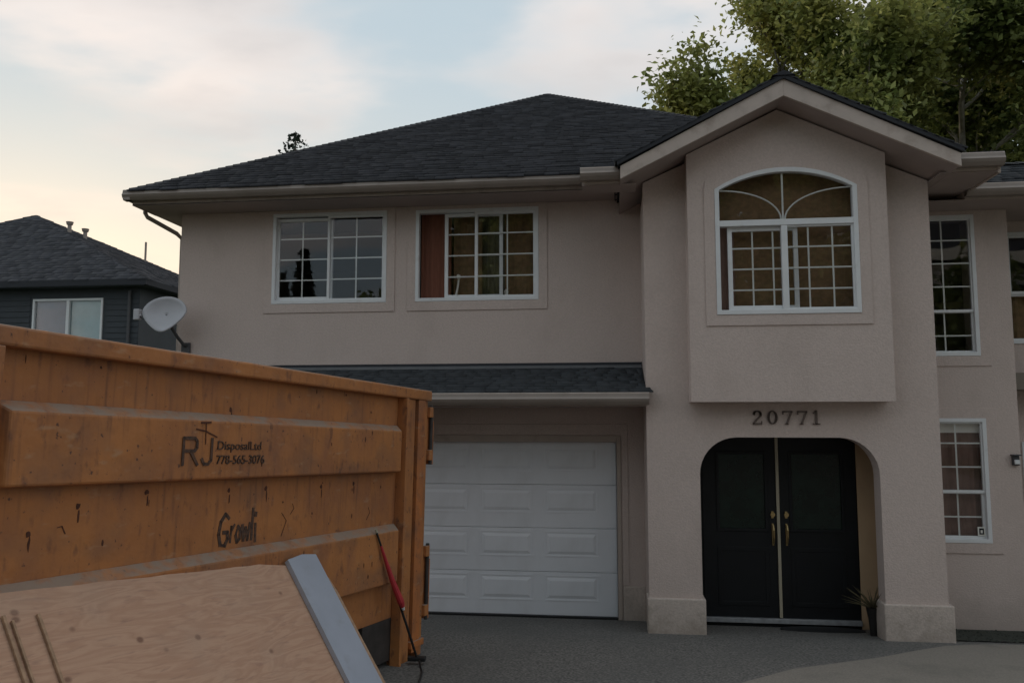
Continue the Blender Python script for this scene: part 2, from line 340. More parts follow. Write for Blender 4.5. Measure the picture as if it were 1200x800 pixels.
def plane_pieces(name, O, U, V, poly, course, tab, m, parent, thick=.012, seed=0, stag=True):
    """overlapping shingles on the plane O + a*U + b*V (unit vectors, V up slope) inside poly (a,b)"""
    r = random.Random(seed); O, U, V = Vector(O), Vector(U).normalized(), Vector(V).normalized(); Nn = U.cross(V).normalized()
    if Nn.z < 0: Nn = -Nn
    b0 = min(p[1] for p in poly); b1 = max(p[1] for p in poly); vs = []; fs = []
    nrow = int((b1-b0)/course)+1
    def span(b):
        xs = []
        for i in range(len(poly)):
            (ax, ay), (bx, by) = poly[i], poly[(i+1) % len(poly)]
            if (ay-b)*(by-b) < 0: xs.append(ax+(bx-ax)*(b-ay)/(by-ay))
        return (min(xs), max(xs)) if len(xs) >= 2 else None
    for k in range(nrow):
        bb = b0+k*course; bt = min(bb+course*1.25, b1)
        s0 = span(min(bb+.003, b1-.001)); s1 = span(bt-.002)
        if not s0: continue
        if not s1: s1 = s0
        a = s0[0]-r.random()*tab
        while a < s0[1]:
            wd = tab*r.uniform(.6, 1.35); x0, x1 = max(a, s0[0]), min(a+wd, s0[1]); a += wd
            if x1-x0 < .01: continue
            t0, t1 = min(max(x0, s1[0]), s1[1]), min(max(x1, s1[0]), s1[1])
            if t1-t0 < .004: t1 = t0+.004
            h = thick*r.uniform(.7, 1.9); jb = r.uniform(-.12, .05)*course
            i = len(vs)
            for (aa, b_, hh) in ((x0, bb+jb, h), (x1, bb+jb, h), (t1, bt, .003), (t0, bt, .003), (x0, bb+jb, -.004), (x1, bb+jb, -.004)):
                p = O+U*aa+V*b_+Nn*hh; vs.append(p[:])
            vs.append((O+U*t0+V*bt+Nn*-.004)[:]); vs.append((O+U*t1+V*bt+Nn*-.004)[:])
            fs += [(i, i+1, i+2, i+3), (i+4, i+5, i+1, i), (i+4, i, i+3, i+6), (i+5, i+7, i+2, i+1)]
    o = bigmesh(name, vs, fs, m, parent); o['kind'] = 'stuff'; return o

# ------------------------------------------------------------------ ground
GY = [-400, -14, -6, 0, 8.5, 9.95, 40, 400]; GZ = [1.15, 1.15, 1.15, .755, .16, 0, -.3, -.3]
def gz(y): return float(np.interp(y, GY, GZ))
ys = sorted(set([-400, -60, -14, -10, -6, -3, 0, 2, 4, 6, 7.5, 8.5, 9.2, 9.95, 14, 40, 100, 400]))
def sheet(name, m, pts_by_y, dz):
    v = []; f = []
    for i, (y, x0, x1) in enumerate(pts_by_y):
        v += [(x0, y, gz(y)+dz), (x1, y, gz(y)+dz)]
        if i: f.append((2*i-2, 2*i-1, 2*i+1, 2*i))
    mb = MB().add(v, f); return tag(mb.build(name, m), kind='structure')
sheet('ground', m_lawn, [(y, -400, 400) for y in ys], -.02)
sheet('driveway', m_drive, [(y, -6.5, 7.0) for y in (-6, -3, 0, 2, 4, 6, 7.5, 8.5, 9.2, 9.95)], 0)
# concrete walk, curved edge
edge = [(-6, -1.0), (0, -.6), (3, -.35), (5, .05), (6.2, .5), (6.92, 1.03), (7.47, 1.55), (8.04, 2.43), (8.5, 3.0), (8.76, 3.31), (8.95, 3.75), (9.05, 4.6)]
sheet('walkway', m_walk, [(y, x, 9.0) for y, x in edge], .006)
sheet('planting_bed', m_soil, [(y, 3.55 if y < 9.9 else 3.4, 9.0) for y in (9.12, 9.4, 9.7, 9.96)], .012)
sheet('street', mat('street_asphalt', (.06, .06, .062), .95, .2, 5), [(-13.8, -200, 200), (-6.2, -200, 200)], .005)
# joint line between driveway and walk is the step of the sheet edge
vb = []
for k in range(350):
    x = random.uniform(3.6, 6.2); y = random.uniform(9.08, 9.93); s = random.uniform(.006, .018)
    vb.append((x, y, gz(y)+.01, s))
mb = MB()
for x, y, z, s in vb:
    mb.add([(x-s, y-s*.7, z), (x+s, y-s, z), (x+s*.8, y+s, z), (x-s*.9, y+s*.8, z), (x, y, z+s*random.uniform(.7, 1.4))], [(0, 1, 4), (1, 2, 4), (2, 3, 4), (3, 0, 4)])
tag(mb.build('bed_gravel', mat('bed_gravel', (.045, .05, .04), .95, .5, 14)), 'dark wet gravel in the bed below the right wall', 'gravel', kind='stuff')

# ------------------------------------------------------------------ the house
YM, YP, YB, YD = 9.975, 9.03, 8.77, 9.765
XL = -5.734
house = empty('house', (0, YM, 0), 'two-storey beige stucco house with dark hipped roof and gabled entrance', 'house')
HO = (0, YM, 0)
def part(mb, name, m, parent=house, bevel=0, smooth=False): return mb.build(name, m, parent, HO if parent is house or parent.get('_h') else HO, bevel=bevel, smooth=smooth)
# children of house parts also live in the house frame (their parents sit at the house origin)
def rect(x0, x1, z0, z1): return [(x0, z0), (x1, z0), (x1, z1), (x0, z1)]
def front(y): return lambda a, b, d: (a, y+d, b)
W1 = (-4.435, -2.88, 3.905, 5.115); W2 = (-2.495, -.895, 3.905, 5.105)
GX0, GX1, GZT = -4.83, .055, 2.15
ZE = 4.96
wall = part(MB().plate(rect(XL, .5, -.1, ZE), [rect(*W1), rect(*W2)] if ZE > 5.2 else [], front(YM), .2), 'wall', m_stucco) if False else None
# windows reach z 5.11, soffit at 5.17
ZS = 5.17
wall = part(MB().plate([(XL, -.1), (GX0, -.1), (GX0, GZT), (GX1, GZT), (GX1, -.1), (.39, -.1), (.39, ZS), (XL, ZS)],
                       [rect(*W1), rect(*W2)], front(YM), .2), 'wall', m_stucco)
WB = (3.62, 4.315, 3.14, 4.83); WL = (3.66, 4.33, .98, 2.41)
XW = 4.69
part(MB().plate(rect(3.35, XW, -.1, 4.9), [rect(*WB), rect(*WL)], front(YM), .2), 'wall', m_stucco)
WR = (4.93, 5.95, 3.33, 4.74); WRL = (5.0, 5.95, 1.35, 2.12)
part(MB().plate(rect(XW-.19, 9.5, -.1, 4.9), [rect(*WR), rect(*WRL)], front(10.6), .2), 'wall', m_stucco)
part(MB().box(XW-.2, XW, YM+.2, 10.6, -.1, 4.9), 'wall', m_stucco)
part(MB().box(XL, XL+.2, YM+.2, 19.0, -.1, ZS), 'wall', m_stucco)
part(MB().box(XL, 9.5, 19.0, 19.2, -.1, ZS), 'wall', m_stucco)
part(MB().box(9.3, 9.5, 10.8, 19.0, -.1, 4.9), 'wall', m_stucco)
part(MB().box(XL+.21, 9.28, YM+.21, 18.98, 2.75, 2.95), 'floor_slab', m_room)
part(MB().box(XL+.21, 9.28, YM+.9, 18.98, 5.0, 5.05), 'ceiling_slab', m_room)
part(MB().box(-2.72, -2.62, YM+.21, 15, 2.95, 5.0), 'inner_wall', m_room)
part(MB().box(.2, .38, YM+.21, 15, 2.95, 5.0), 'inner_wall', m_room)
part(MB().box(XL+.3, 3.3, 13.6, 13.7, 2.95, 5.0), 'inner_wall', m_room)
# portico: front wall with rounded opening, gable top
PX0, PX1 = .385, 3.46
def zg_under(x): return 5.80-.487*abs(x-1.835)          # underside of the gable soffit at x
ox0, ox1, ozt, r = .955, 2.835, 2.205, .40
outer = [(PX0, -.1), (ox0, -.1)]
outer += [(ox0, ozt-r)]
for k in range(1, 10): a = math.pi-k*math.pi/18; outer.append((ox0+r+r*math.cos(a), ozt-r+r*math.sin(a)))
outer.append((ox0+r, ozt))
for k in range(0, 10): a = math.pi/2-k*math.pi/18; outer.append((ox1-r+r*math.cos(a), ozt-r+r*math.sin(a)))
outer += [(ox1, -.1), (PX1, -.1), (PX1, zg_under(PX1)-.01), (1.835, 5.72), (PX0, zg_under(PX0)-.01)]
part(MB().plate(outer, [], front(YP), .22), 'portico_wall', m_stucco)
part(MB().box(PX0, ox0-.01, YP+.22, YM+.02, -.1, 5.0), 'portico_wall', m_stucco)
part(MB().box(3.271, PX1, YP+.22, YM+.02, -.1, 5.0), 'portico_wall', m_stucco)
part(MB().box(2.806, 3.26, YD+.02, YD+.08, -.02, 2.29), 'entry_back_wall', m_stucco_tan)
part(MB().box(3.26, 3.27, YP+.22, YD+.08, -.02, 2.29), 'portico_side_wall', m_stucco_tan)
part(MB().box(ox0-.005, 3.27, YP+.22, YD+.2, 2.29, 2.5), 'portico_ceiling', m_stucco_tan)
for (a, b) in ((.365, .985), (2.81, 3.505)):
    part(MB().box(a, b, YP-.04, YP+.25, gz(YP-.04)-.03, .475), 'column_base', m_stucco_base, bevel=.012)
part(MB().box(.06+.06, PX0-.0, YM-.035, YM-.001, -.02, .40), 'column_base', m_stucco_base, bevel=.01)
# bay
BX0, BX1, BZ0 = .852, 2.942, 2.587
bw0, bw1, bz0, bzm, bzs, bzp = 1.145, 2.637, 3.522, 4.517, 4.905, 5.125
def arch_pts(x0, x1, zs, zp, n=16):
    h = zp-zs; c = (x1-x0)/2; R = (c*c+h*h)/(2*h); a0 = math.asin(c/R)
    return [((x0+x1)/2+R*math.sin(-a0+2*a0*k/n)*-1, zp-R+R*math.cos(-a0+2*a0*k/n)) for k in range(n+1)]   # right to left
hole = [(bw0, bz0), (bw1, bz0)]+arch_pts(bw0, bw1, bzs, bzp)
bout = [(BX0, BZ0), (BX1, BZ0), (BX1, zg_under(BX1)-.012), (1.835, 5.775), (BX0, zg_under(BX0)-.012)]
part(MB().plate(bout, [hole], front(YB), .09), 'bay_wall', m_stucco)
part(MB().box(BX0, BX0+.1, YB+.09, YP, BZ0, zg_under(BX0)-.03), 'bay_wall', m_stucco)
part(MB().box(BX1-.1, BX1, YB+.09, YP, BZ0, zg_under(BX1)-.03), 'bay_wall', m_stucco)
part(MB().box(BX0+.1, BX1-.1, YB+.09, YP, BZ0, BZ0+.1), 'bay_floor', m_stucco)
# stucco trim bands round the openings (low relief)
def band(x0, x1, z0, z1, wd, y, sides='tblr'):
    mb = MB(); d = .012
    mb.plate([(x0-wd, z0-wd), (x1+wd, z0-wd), (x1+wd, z1+wd), (x0-wd, z1+wd)], [rect(x0-.002, x1+.002, z0-.002, z1+.002)], lambda a, b, t: (a, y-.013+t, b), .012)
    return part(mb, 'window_surround', m_stucco)
band(W1[0], W1[1], W1[2], W1[3]-.06, .11, YM) if False else None
def band_o(outer, hole, y): return part(MB().plate(outer, [hole], lambda a, b, t: (a, y-.013+t, b), .0125), 'window_surround', m_stucco, bevel=.004)
for W in (W1, W2):
    band_o([(W[0]-.11, W[2]-.12), (W[1]+.11, W[2]-.12), (W[1]+.11, ZS-.006), (W[0]-.11, ZS-.006)], rect(*W), YM)
band_o([(bw0-.115, bz0-.12), (bw1+.115, bz0-.12), (bw1+.115, bzs)]+[(a+(a-1.891)*.13, b+.1) for a, b in arch_pts(bw0, bw1, bzs, bzp)]+[(bw0-.115, bzs)], hole, YB)
band_o(rect(3.5, WB[1]+.12, WB[2]-.12, WB[3]+.05), rect(*WB), YM)
band_o(rect(3.5, WL[1]+.12, WL[2]-.12, WL[3]+.12), rect(*WL), YM)

# ---- windows
def ring(x0, x1, z0, z1, w_, y0, y1, wb=None, wt=None):
    wb = wb or w_; wt = wt or w_
    return MB().plate(rect(x0, x1, z0, z1), [rect(x0+w_, x1-w_, z0+wb, z1-wt)], lambda a, b, t: (a, y0+t, b), y1-y0)
def hp(mb, name, m, parent, bevel=0): return mb.build(name, m, parent, (0, 0, 0) if False else HO, bevel=bevel)
def window(x0, x1, z0, z1, y, label=None, fw=.045):
    f = hp(ring(x0, x1, z0, z1, fw, y-.018, y+.07), 'window', m_vinyl, house, .004)
    if label: f['label'] = label
    return f
def pane(f, x0, x1, z0, z1, y): return hp(MB().box(x0, x1, y, y+.006, z0, z1), 'pane', m_glass, f)
MUN = {}
def muntin(f, x0, z0, x1, z1, y, wd=.017):
    horiz = abs(x1-x0) > abs(z1-z0); L_ = round((x1-x0) if horiz else (z1-z0), 3); k = (horiz, L_)
    if k not in MUN:
        h = wd/2
        MUN[k] = (MB().box(0, L_, -.004, .004, -h, h) if horiz else MB().box(-h, h, -.004, .004, 0, L_)).build('muntin', m_munt, f).data
        o = [o for o in f.children if o.data == MUN[k]][0]
    else:
        o = bpy.data.objects.new('muntin', MUN[k]); COL.objects.link(o); o.parent = f
    o.location = (x0-HO[0], y-HO[1], z0-HO[2]); return o
def sash(f, x0, x1, z0, z1, y, w_=.045, cols=(), rows=(), wb=None, glassy=True):
    hp(ring(x0, x1, z0, z1, w_, y, y+.035, wb=wb), 'sash', m_vinyl, f, .003)
    if glassy: pane(f, x0+w_-.003, x1-w_+.003, z0+(wb or w_)-.003, z1-w_+.003, y+.012)
    for c in cols: muntin(f, c, z0+(wb or w_), c, z1-w_, y+.026)
    for q in rows: muntin(f, x0+w_, q, x1-w_, q, y+.0265)
def curtain(f, x0, x1, z0, z1, y, m, waves=6, amp=.02, label=None):
    n = 40; v = []; fc = []
    for i in range(n+1):
        x = x0+(x1-x0)*i/n; yy = y+amp*math.sin(waves*2*math.pi*i/n)+amp*.4*math.sin(waves*4.7*math.pi*i/n)
        v += [(x, yy, z0), (x, yy, z1), (x, yy+.008, z0), (x, yy+.008, z1)]
        if i: a = 4*i-4; b = 4*i; fc += [(a, b, b+1, a+1), (a+2, a+3, b+3, b+2), (a+1, b+1, b+3, a+3), (a, a+2, b+2, b)]
    o = hp(MB().add(v, fc), 'curtain', m, f)
    if label: o['label'] = label
    return o
# window 1 (left)
x0, x1, z0, z1 = W1; f = window(*W1, YM, 'left sliding window reflecting the sky'); xm = -3.655
rows = [z0+.045+(z1-z0-.1)*k/4 for k in (1, 2, 3)]
sash(f, xm-.03, x1-.03, z0+.03, z1-.04, YM+.0, .035, [(xm+x1-.06)/2], rows)
sash(f, x0+.035, xm+.03, z0+.035, z1-.06, YM+.036, .045, [(x0+xm)/2], rows, wb=.06)
# window 2
x0, x1, z0, z1 = W2; f = window(*W2, YM, 'sliding window left partly open with a red curtain'); xm = -1.69
sash(f, xm-.03, x1-.03, z0+.03, z1-.04, YM+.0, .04, [-1.30], rows)
sash(f, -2.12, -1.36, z0+.035, z1-.05, YM+.036, .045, [], rows, wb=.05)
curtain(f, -2.45, -2.05, z0-.05, z1+.05, YM+.13, m_curt_red, 2, .012, 'dark red curtain')
curtain(f, -2.04, -1.66, z0-.05, z1+.05, YM+.24, m_curt_br, 3, .008, 'brown patterned curtain')
curtain(f, -1.36, -.86, z0-.05, z1+.05, YM+.24, m_curt_br, 3, .008, 'brown patterned curtain')
curtain(f, -1.70, -1.30, z0-.05, z1+.05, YM+.34, mat('curtain_olive', (.13, .125, .09), .9, .2, 8), 3, .008, 'dark olive curtain')
hp(MB().box(-2.5, -.88, YM+.2, YM+.62, z0-.06, z0-.02), 'sill', m_vinyl, f)
# bay window with arch top
f = hp(MB().plate(hole, [[(bw0+.048, bz0+.05), (bw1-.048, bz0+.05)]+arch_pts(bw0+.048, bw1-.048, bzs-.012, bzp-.05)], lambda a, b, t: (a, YB-.022+t, b), .085), 'window', m_vinyl, house, .004)
f['label'] = 'arch-topped window of the entrance bay'; xm = 1.872
hp(MB().box(bw0+.04, bw1-.04, YB-.018, YB+.05, bzm-.03, bzm+.035), 'transom_bar', m_vinyl, f, .003)
hp(MB().box(xm-.032, xm+.032, YB-.014, YB+.045, bz0+.045, bzm-.03), 'mullion', m_vinyl, f, .003)
ap = [(bw0+.046, bzm+.03), (bw1-.046, bzm+.03)]+arch_pts(bw0+.046, bw1-.046, bzs-.01, bzp-.048)
hp(MB().plate(ap, [], lambda a, b, t: (a, YB+.02+t, b), .006), 'pane', m_glass, f)
hp(MB().box(xm-.009, xm+.009, YB+.028, YB+.036, bzm+.03, bzp-.05), 'muntin', m_munt, f)
for sgn, xe in ((-1, bw0+.05), (1, bw1-.05)):
    P = []
    for k in range(13):
        t = k/12; a = math.pi/2*t       # quarter ellipse from the centre bottom out to the side top
        x = xe+(xm+sgn*.02-xe)*math.cos(a)**1.0 if False else xm+sgn*.02+(xe-xm-sgn*.02)*(1-math.cos(a)); z = bzm+.04+(bzs-.0-bzm-.05)*math.sin(a)
        P.append((x, YB+.032, z))
    hp(MB().tube(P, .009, 6), 'muntin', m_munt, f)
rw = [bz0+.045+(bzm-bz0-.08)*k/4 for k in (1, 2, 3)]
sash(f, xm+.0, bw1-.04, bz0+.04, bzm-.02, YB+.002, .03, [2.125, 2.375], rw)
sash(f, bw0+.135, 2.02, bz0+.045, bzm-.03, YB+.038, .048, [1.545, 1.762], rw, wb=.055)
curtain(f, bw0-.1, bw0+.22, bz0-.1, bzm+.02, YB+.14, m_curt_pk, 3, .012)
curtain(f, bw0-.1, bw1+.12, bz0-.12, bzp+.15, YB+.21, m_curt_br, 4, .006, 'brown curtain behind the arched window')
# tall right window
x0, x1, z0, z1 = WB; f = window(*WB, YM, 'tall upper window right of the entrance')
sash(f, x0+.03, x1-.03, z0+.03, 3.69, YM+.03, .035, [3.955], [3.385]); sash(f, x0+.03, x1-.03, 3.66, z1-.03, YM+.004, .032, [3.955], [3.97, 4.25, 4.53])
# low right window
x0, x1, z0, z1 = WL; f = window(*WL, YM, 'lower window right of the entrance')
sash(f, x0+.03, x1-.03, z0+.03, 1.58, YM+.03, .045, [4.0], [1.27]); sash(f, x0+.03, x1-.03, 1.545, z1-.03, YM+.004, .032, [4.0], [1.845, 2.12])
curtain(f, x0-.1, x1+.1, z0-.1, 2.24, YM+.12, m_curt_pk, 5, .015, 'rose curtain in the lower window')
curtain(f, x0-.1, x1+.1, 2.24, z1+.05, YM+.09, m_white, 1, .002, 'pale blind rolled at the top')
stk = hp(MB().box(4.19, 4.27, YM+.022, YM+.026, 1.06, 1.16), 'security_sticker', m_white, f)
hp(MB().plate(rect(4.205, 4.255, 1.075, 1.145), [rect(4.218, 4.242, 1.09, 1.125)], lambda a, b, t: (a, YM+.018+t, b), .003), 'security_sticker', m_black, f)
# far right recessed windows
x0, x1, z0, z1 = WR; f = window(*WR, 10.6, 'upper window on the recessed right wall')
sash(f, x0+.03, x1-.03, z0+.03, 3.97, 10.63, .04); sash(f, x0+.03, x1-.03, 3.95, z1-.03, 10.61, .04)
curtain(f, x0, x1, z0-.05, 3.95, 10.75, m_curt_br, 5, .02)
x0, x1, z0, z1 = WRL; f = window(*WRL, 10.6, 'lower window on the recessed right wall'); sash(f, x0+.03, x1-.03, z0+.03, z1-.03, 10.61, .04, [5.35], [1.6, 1.86])

# ---- garage door: 4 sections x 6 raised panels
gd = hp(MB().box(GX0, GX1, YM+.115, YM+.15, 0.0, 2.12), 'garage_door', m_garage, house); gd['label'] = 'white sectional garage door with raised panels'
sec = 2.12/4; secm = None; rpm = None
for i in range(4):
    if secm is None:
        s_ = MB().box(GX0+.004, GX1-.004, -.03, 0, .001, sec-.003).build('door_section', m_garage, gd, bevel=.003); secm = s_.data
    else:
        s_ = bpy.data.objects.new('door_section', secm); COL.objects.link(s_); s_.parent = gd
        bv = s_.modifiers.new('bevel', 'BEVEL'); bv.width = .006; bv.segments = 2
    s_.location = (0, YM+.115-HO[1], .0+i*sec)
    for j in range(6):
        cx_ = -.508-j*.812
        if rpm is None:
            w2, h2 = .325, .142; d = .011; e = .035
            mb = MB()
            # recessed groove ring standing for the stamped panel: outer frame lip + raised field
            mb.plate(rect(-w2-.012, w2+.012, -h2-.012, h2+.012), [rect(-w2, w2, -h2, h2)], lambda a, b, t: (a, -.030-.006+t, b), .0065)
            v = [(-w2+.02, -.03, -h2+.02), (w2-.02, -.03, -h2+.02), (w2-.02, -.03, h2-.02), (-w2+.02, -.03, h2-.02),
                 (-w2+.02+e, -.03-d, -h2+.02+e), (w2-.02-e, -.03-d, -h2+.02+e), (w2-.02-e, -.03-d, h2-.02-e), (-w2+.02+e, -.03-d, h2-.02-e)]
            mb.add(v, [(4, 5, 6, 7), (0, 1, 5, 4), (1, 2, 6, 5), (2, 3, 7, 6), (3, 0, 4, 7)])
            p_ = mb.build('raised_panel', m_garage, gd); rpm = p_.data
        else:
            p_ = bpy.data.objects.new('raised_panel', rpm); COL.objects.link(p_); p_.parent = gd
        p_.location = (cx_, YM+.115-HO[1], i*sec+.345 if i < 3 else i*sec+.30)
        p_.location.z = i*sec+.335 - (.0 if i < 3 else .02)
part(MB().box(GX1, GX1+.05, YM-.02, YM+.1, 0, GZT+.05), 'garage_jamb', m_trim, bevel=.004)
part(MB().box(GX0-.05, GX1, YM-.02, YM+.1, GZT-.03, GZT+.05), 'garage_head', m_trim, bevel=.004)
part(MB().box(GX0, GX1-.01, YM+.02, YM+.10, -.01, .012), 'garage_seal', m_rubber)
part(MB().plate([(GX0-.3, -.02), (GX0-.06, -.02), (GX0-.06, GZT+.06), (GX1+.06, GZT+.06), (GX1+.06, .402), (.17+.02, .402), (.19, GZT+.19), (GX0-.3, GZT+.19)], [], lambda a, b, t: (a, YM-.013+t, b), .0125), 'garage_surround', m_stucco, bevel=.004)

# ---- entrance doors
YF = YD
part(MB().plate(rect(ox0-.004, 2.805, -.05, 2.29), [rect(1.05, 2.80, .125, 2.24)], front(YF+.02), .06), 'door_frame', m_black)
part(MB().box(1.05, 2.80, YF-.03, YF+.09, .065, .118), 'door_sill', m_sill, bevel=.004)
for nm, a, b, ga, gb in (('L', 1.055, 1.905, 1.25, 1.77), ('R', 1.93, 2.795, 2.08, 2.63)):
    d_ = hp(MB().plate(rect(a, b, .125, 2.235), [rect(ga, gb, 1.13, 1.99)], front(YF+.02), .045), 'front_door', m_black, house, .004)
    d_['label'] = 'black left leaf of the double front door' if nm == 'L' else 'black right leaf of the double front door'
    hp(MB().box(ga, gb, YF+.035, YF+.045, 1.13, 1.99), 'door_glass', m_doorglass, d_)
    hp(MB().plate(rect(ga-.035, gb+.035, 1.095, 2.025), [rect(ga, gb, 1.13, 1.99)], front(YF+.010), .014), 'glass_moulding', m_black, d_, .005)
    hp(MB().plate(rect(ga-.035, gb+.035, .25, .92), [rect(ga+.015, gb-.015, .30, .87)], front(YF+.014), .008), 'door_moulding', m_black, d_, .005)
    hx = a+.795 if nm == 'L' else a+.075
    h_ = hp(MB().box(hx-.014, hx+.014, YF+.008, YF+.021, 1.25, 1.33).box(hx-.011, hx+.011, YF+.008, YF+.021, .94, 1.19), 'handle', m_brass, d_, .004)
    hp(MB().tube([(hx, YF+.02, 1.16), (hx, YF-.03, 1.17), (hx, YF-.055, 1.12), (hx, YF-.05, 1.04), (hx, YF-.02, .97), (hx, YF+.015, .96)], [.011, .012, .013, .012, .010, .010], 8), 'handle', m_brass, d_)
    hp(MB().tube([(hx, YF+.01, 1.295), (hx, YF-.018, 1.295)], .026, 14), 'lock', m_brass, d_)
hp(MB().box(1.898, 1.932, YF-.004, YF+.019, .125, 2.235), 'door_astragal', m_astragal, house, .003)

# ---- house number, serif strokes
def strokes(mb, segs, y, t, depth=.02, serif=0):
    for (a, b, c, d, w_) in segs:
        v = Vector((c-a, d-b)); 
        if v.length < 1e-6: continue
        n_ = Vector((-v.y, v.x)).normalized()*w_/2; v = v.normalized()*w_*.25
        P = [(a-v.x+n_.x, b-v.y+n_.y), (a-v.x-n_.x, b-v.y-n_.y), (c+v.x-n_.x, d+v.y-n_.y), (c+v.x+n_.x, d+v.y+n_.y)]
        mb.prism(P, lambda tt, p, q: (p, tt, q), y-depth, y)
def digit(ch):
    S = []
    def arc(cx, cz, rx, rz, a0, a1, n, w0, w1):
        for k in range(n):
            A = rad(a0+(a1-a0)*k/n); B = rad(a0+(a1-a0)*(k+1)/n); ww = (abs(math.cos((A+B)/2)))*(w1-w0)+w0
            S.append((cx+rx*math.cos(A), cz+rz*math.sin(A), cx+rx*math.cos(B), cz+rz*math.sin(B), ww))
    if ch == '0': arc(.5, .5, .34, .44, 0, 360, 18, .07, .2)
    if ch == '2':
        arc(.5, .70, .30, .24, 170, -20, 10, .08, .2); S.append((.76, .60, .16, .08, .14)); S.append((.14, .06, .86, .06, .13)); S.append((.86, .04, .88, .24, .07)); S.append((.22, .70, .26, .76, .16))
    if ch == '7': S.append((.12, .90, .88, .90, .14)); S.append((.84, .88, .42, .04, .15)); S.append((.12, .92, .12, .70, .08)); S.append((.28, .04, .56, .04, .07))
    if ch == '1': S.append((.5, .95, .5, .05, .19)); S.append((.5, .93, .26, .78, .09)); S.append((.22, .04, .78, .04, .09))
    return S
for ch, nx in zip('20771', (1.515, 1.675, 1.835, 1.99, 2.135)):
    mb = MB(); sx, sz = .125, .155
    strokes(mb, [(nx+a*sx, 2.345+b*sz, nx+c*sx, 2.345+d*sz, w_*.125) for a, b, c, d, w_ in digit(ch)], YP-.001, .02)
    nb = part(mb, 'house_number', mat('number_bronze_'+ch+str(nx), (.14, .105, .09), .6)); nb['label'] = 'raised serif house number digit '+ch
# ---- roofs
A_ = Vector((-1.117, 14.40, 8.42)); EZ = 5.335; CL = Vector((-6.134, 9.375, EZ)); CR = Vector((3.90, 9.375, EZ))
BLc = Vector((-6.134, 19.42, EZ)); BRc = Vector((3.90, 19.42, EZ))
roof = part(MB().add([CL, CR, BRc, BLc, A_, CL-Vector((0, 0, .03)), CR-Vector((0, 0, .03)), BRc-Vector((0, 0, .03)), BLc-Vector((0, 0, .03))],
                     [(0, 1, 4), (1, 2, 4), (2, 3, 4), (3, 0, 4), (0, 5, 6, 1), (1, 6, 7, 2), (2, 7, 8, 3), (3, 8, 5, 0), (5, 8, 7, 6)]), 'roof', m_deck)
roof['label'] = 'dark shingled hip roof'
def face_pieces(P0, P1, P2, course, tab, m, parent, seed, extra=None, name='shingle', thick=.012):
    P0, P1, P2 = Vector(P0)-Vector(HO), Vector(P1)-Vector(HO), Vector(P2)-Vector(HO)
    U = (P1-P0).normalized(); Nn = U.cross(P2-P0).normalized(); V = Nn.cross(U)
    poly = [(0, 0), ((P1-P0).length, 0), ((P2-P0).dot(U), (P2-P0).dot(V))]
    if extra: poly = [((Vector(q)-Vector(HO)-P0).dot(U), (Vector(q)-Vector(HO)-P0).dot(V)) for q in extra]
    return plane_pieces(name, P0, U, V, poly, course, tab, m, parent, thick, seed)
dx = Vector((0, -.04, -.02))
face_pieces(CL+dx, CR+dx, A_, .118, .21, m_shingle, roof, 1)
face_pieces(BLc, CL, A_, .118, .21, m_shingle, roof, 2)
face_pieces(CR, BRc, A_, .118, .21, m_shingle, roof, 3)
def caps(a, b, n, m, parent, w_=.12):
    a, b = Vector(a)-Vector(HO), Vector(b)-Vector(HO); mb = MB(); d = (b-a)/n; s_ = d.cross(Vector((0, 0, 1))).normalized()*w_
    for k in range(n):
        p = a+d*k; q = p+d*1.15; h0 = Vector((0, 0, .028)); h1 = Vector((0, 0, .016)); dn = Vector((0, 0, -.055))
        mb.add([p-s_+dn+h0, p+h0, p+s_+dn+h0, q+s_+dn+h1, q+h1, q-s_+dn+h1], [(0, 1, 4, 5), (1, 2, 3, 4), (0, 2, 1)])
    o = mb.build('ridge_cap', m, parent); o['kind'] = 'stuff'; return o
caps(CL, A_, 70, m_shingle, roof, .10); caps(CR, A_, 70, m_shingle, roof, .10)
# eave fascia, gutters and soffits
def gutter(xa, xb, y, ztop, name='gutter', m=m_gutter, h=.125, parent=house):
    prof = [(0, 0), (-.012, 0), (-.018, -.035), (-.055+.02, -.06), (-.02, -.09), (.01, -h), (.085, -h), (.085, -.002), (.079, -.002), (.079, -h+.006), (.014, -h+.006), (-.012, -.086), (-.026, -.06), (-.006, -.035), (0, -.006)]
    g_ = part(MB().prism(prof, lambda t, a, b: (t, y+a, ztop+b), xa, xb), name, m)
    part(MB().tube([(xa, y-.002, ztop+.003), (xb, y-.002, ztop+.003)], .0085, 6), 'gutter_lip', m_fascia, g_)
    return g_
gutter(-6.20, -.335, 9.36, 5.325)
part(MB().box(-6.13, .38, 9.46, 9.49, 5.155, 5.30), 'fascia', m_fascia)
part(MB().box(-6.13, .36, 9.46, YM+.02, 5.152, 5.166), 'soffit', m_soffit)
prof = [(0, 0), (-.018, -.035), (-.02, -.09), (.01, -.125), (.085, -.125), (.085, 0)]
part(MB().prism(prof, lambda t, a, b: (-6.20+a+.018, t, 5.325+b), 9.36-.02, 19.4), 'gutter', m_gutter)
part(MB().box(-6.13, -6.1, 9.49, 19.4, 5.155, 5.30), 'fascia', m_fascia)
part(MB().box(-6.10, XL+.02, 9.49, 19.4, 5.1535, 5.1645), 'soffit', m_soffit)
part(MB().tube([(-6.11, 9.72, 5.2), (-6.11, 9.72, 5.12), (-6.09, 9.74, 5.07), (-5.84, 10.04, 4.91), (-5.79, 10.1, 4.84), (-5.785, 10.1, .1)], .029, 10), 'downspout', m_gutter)
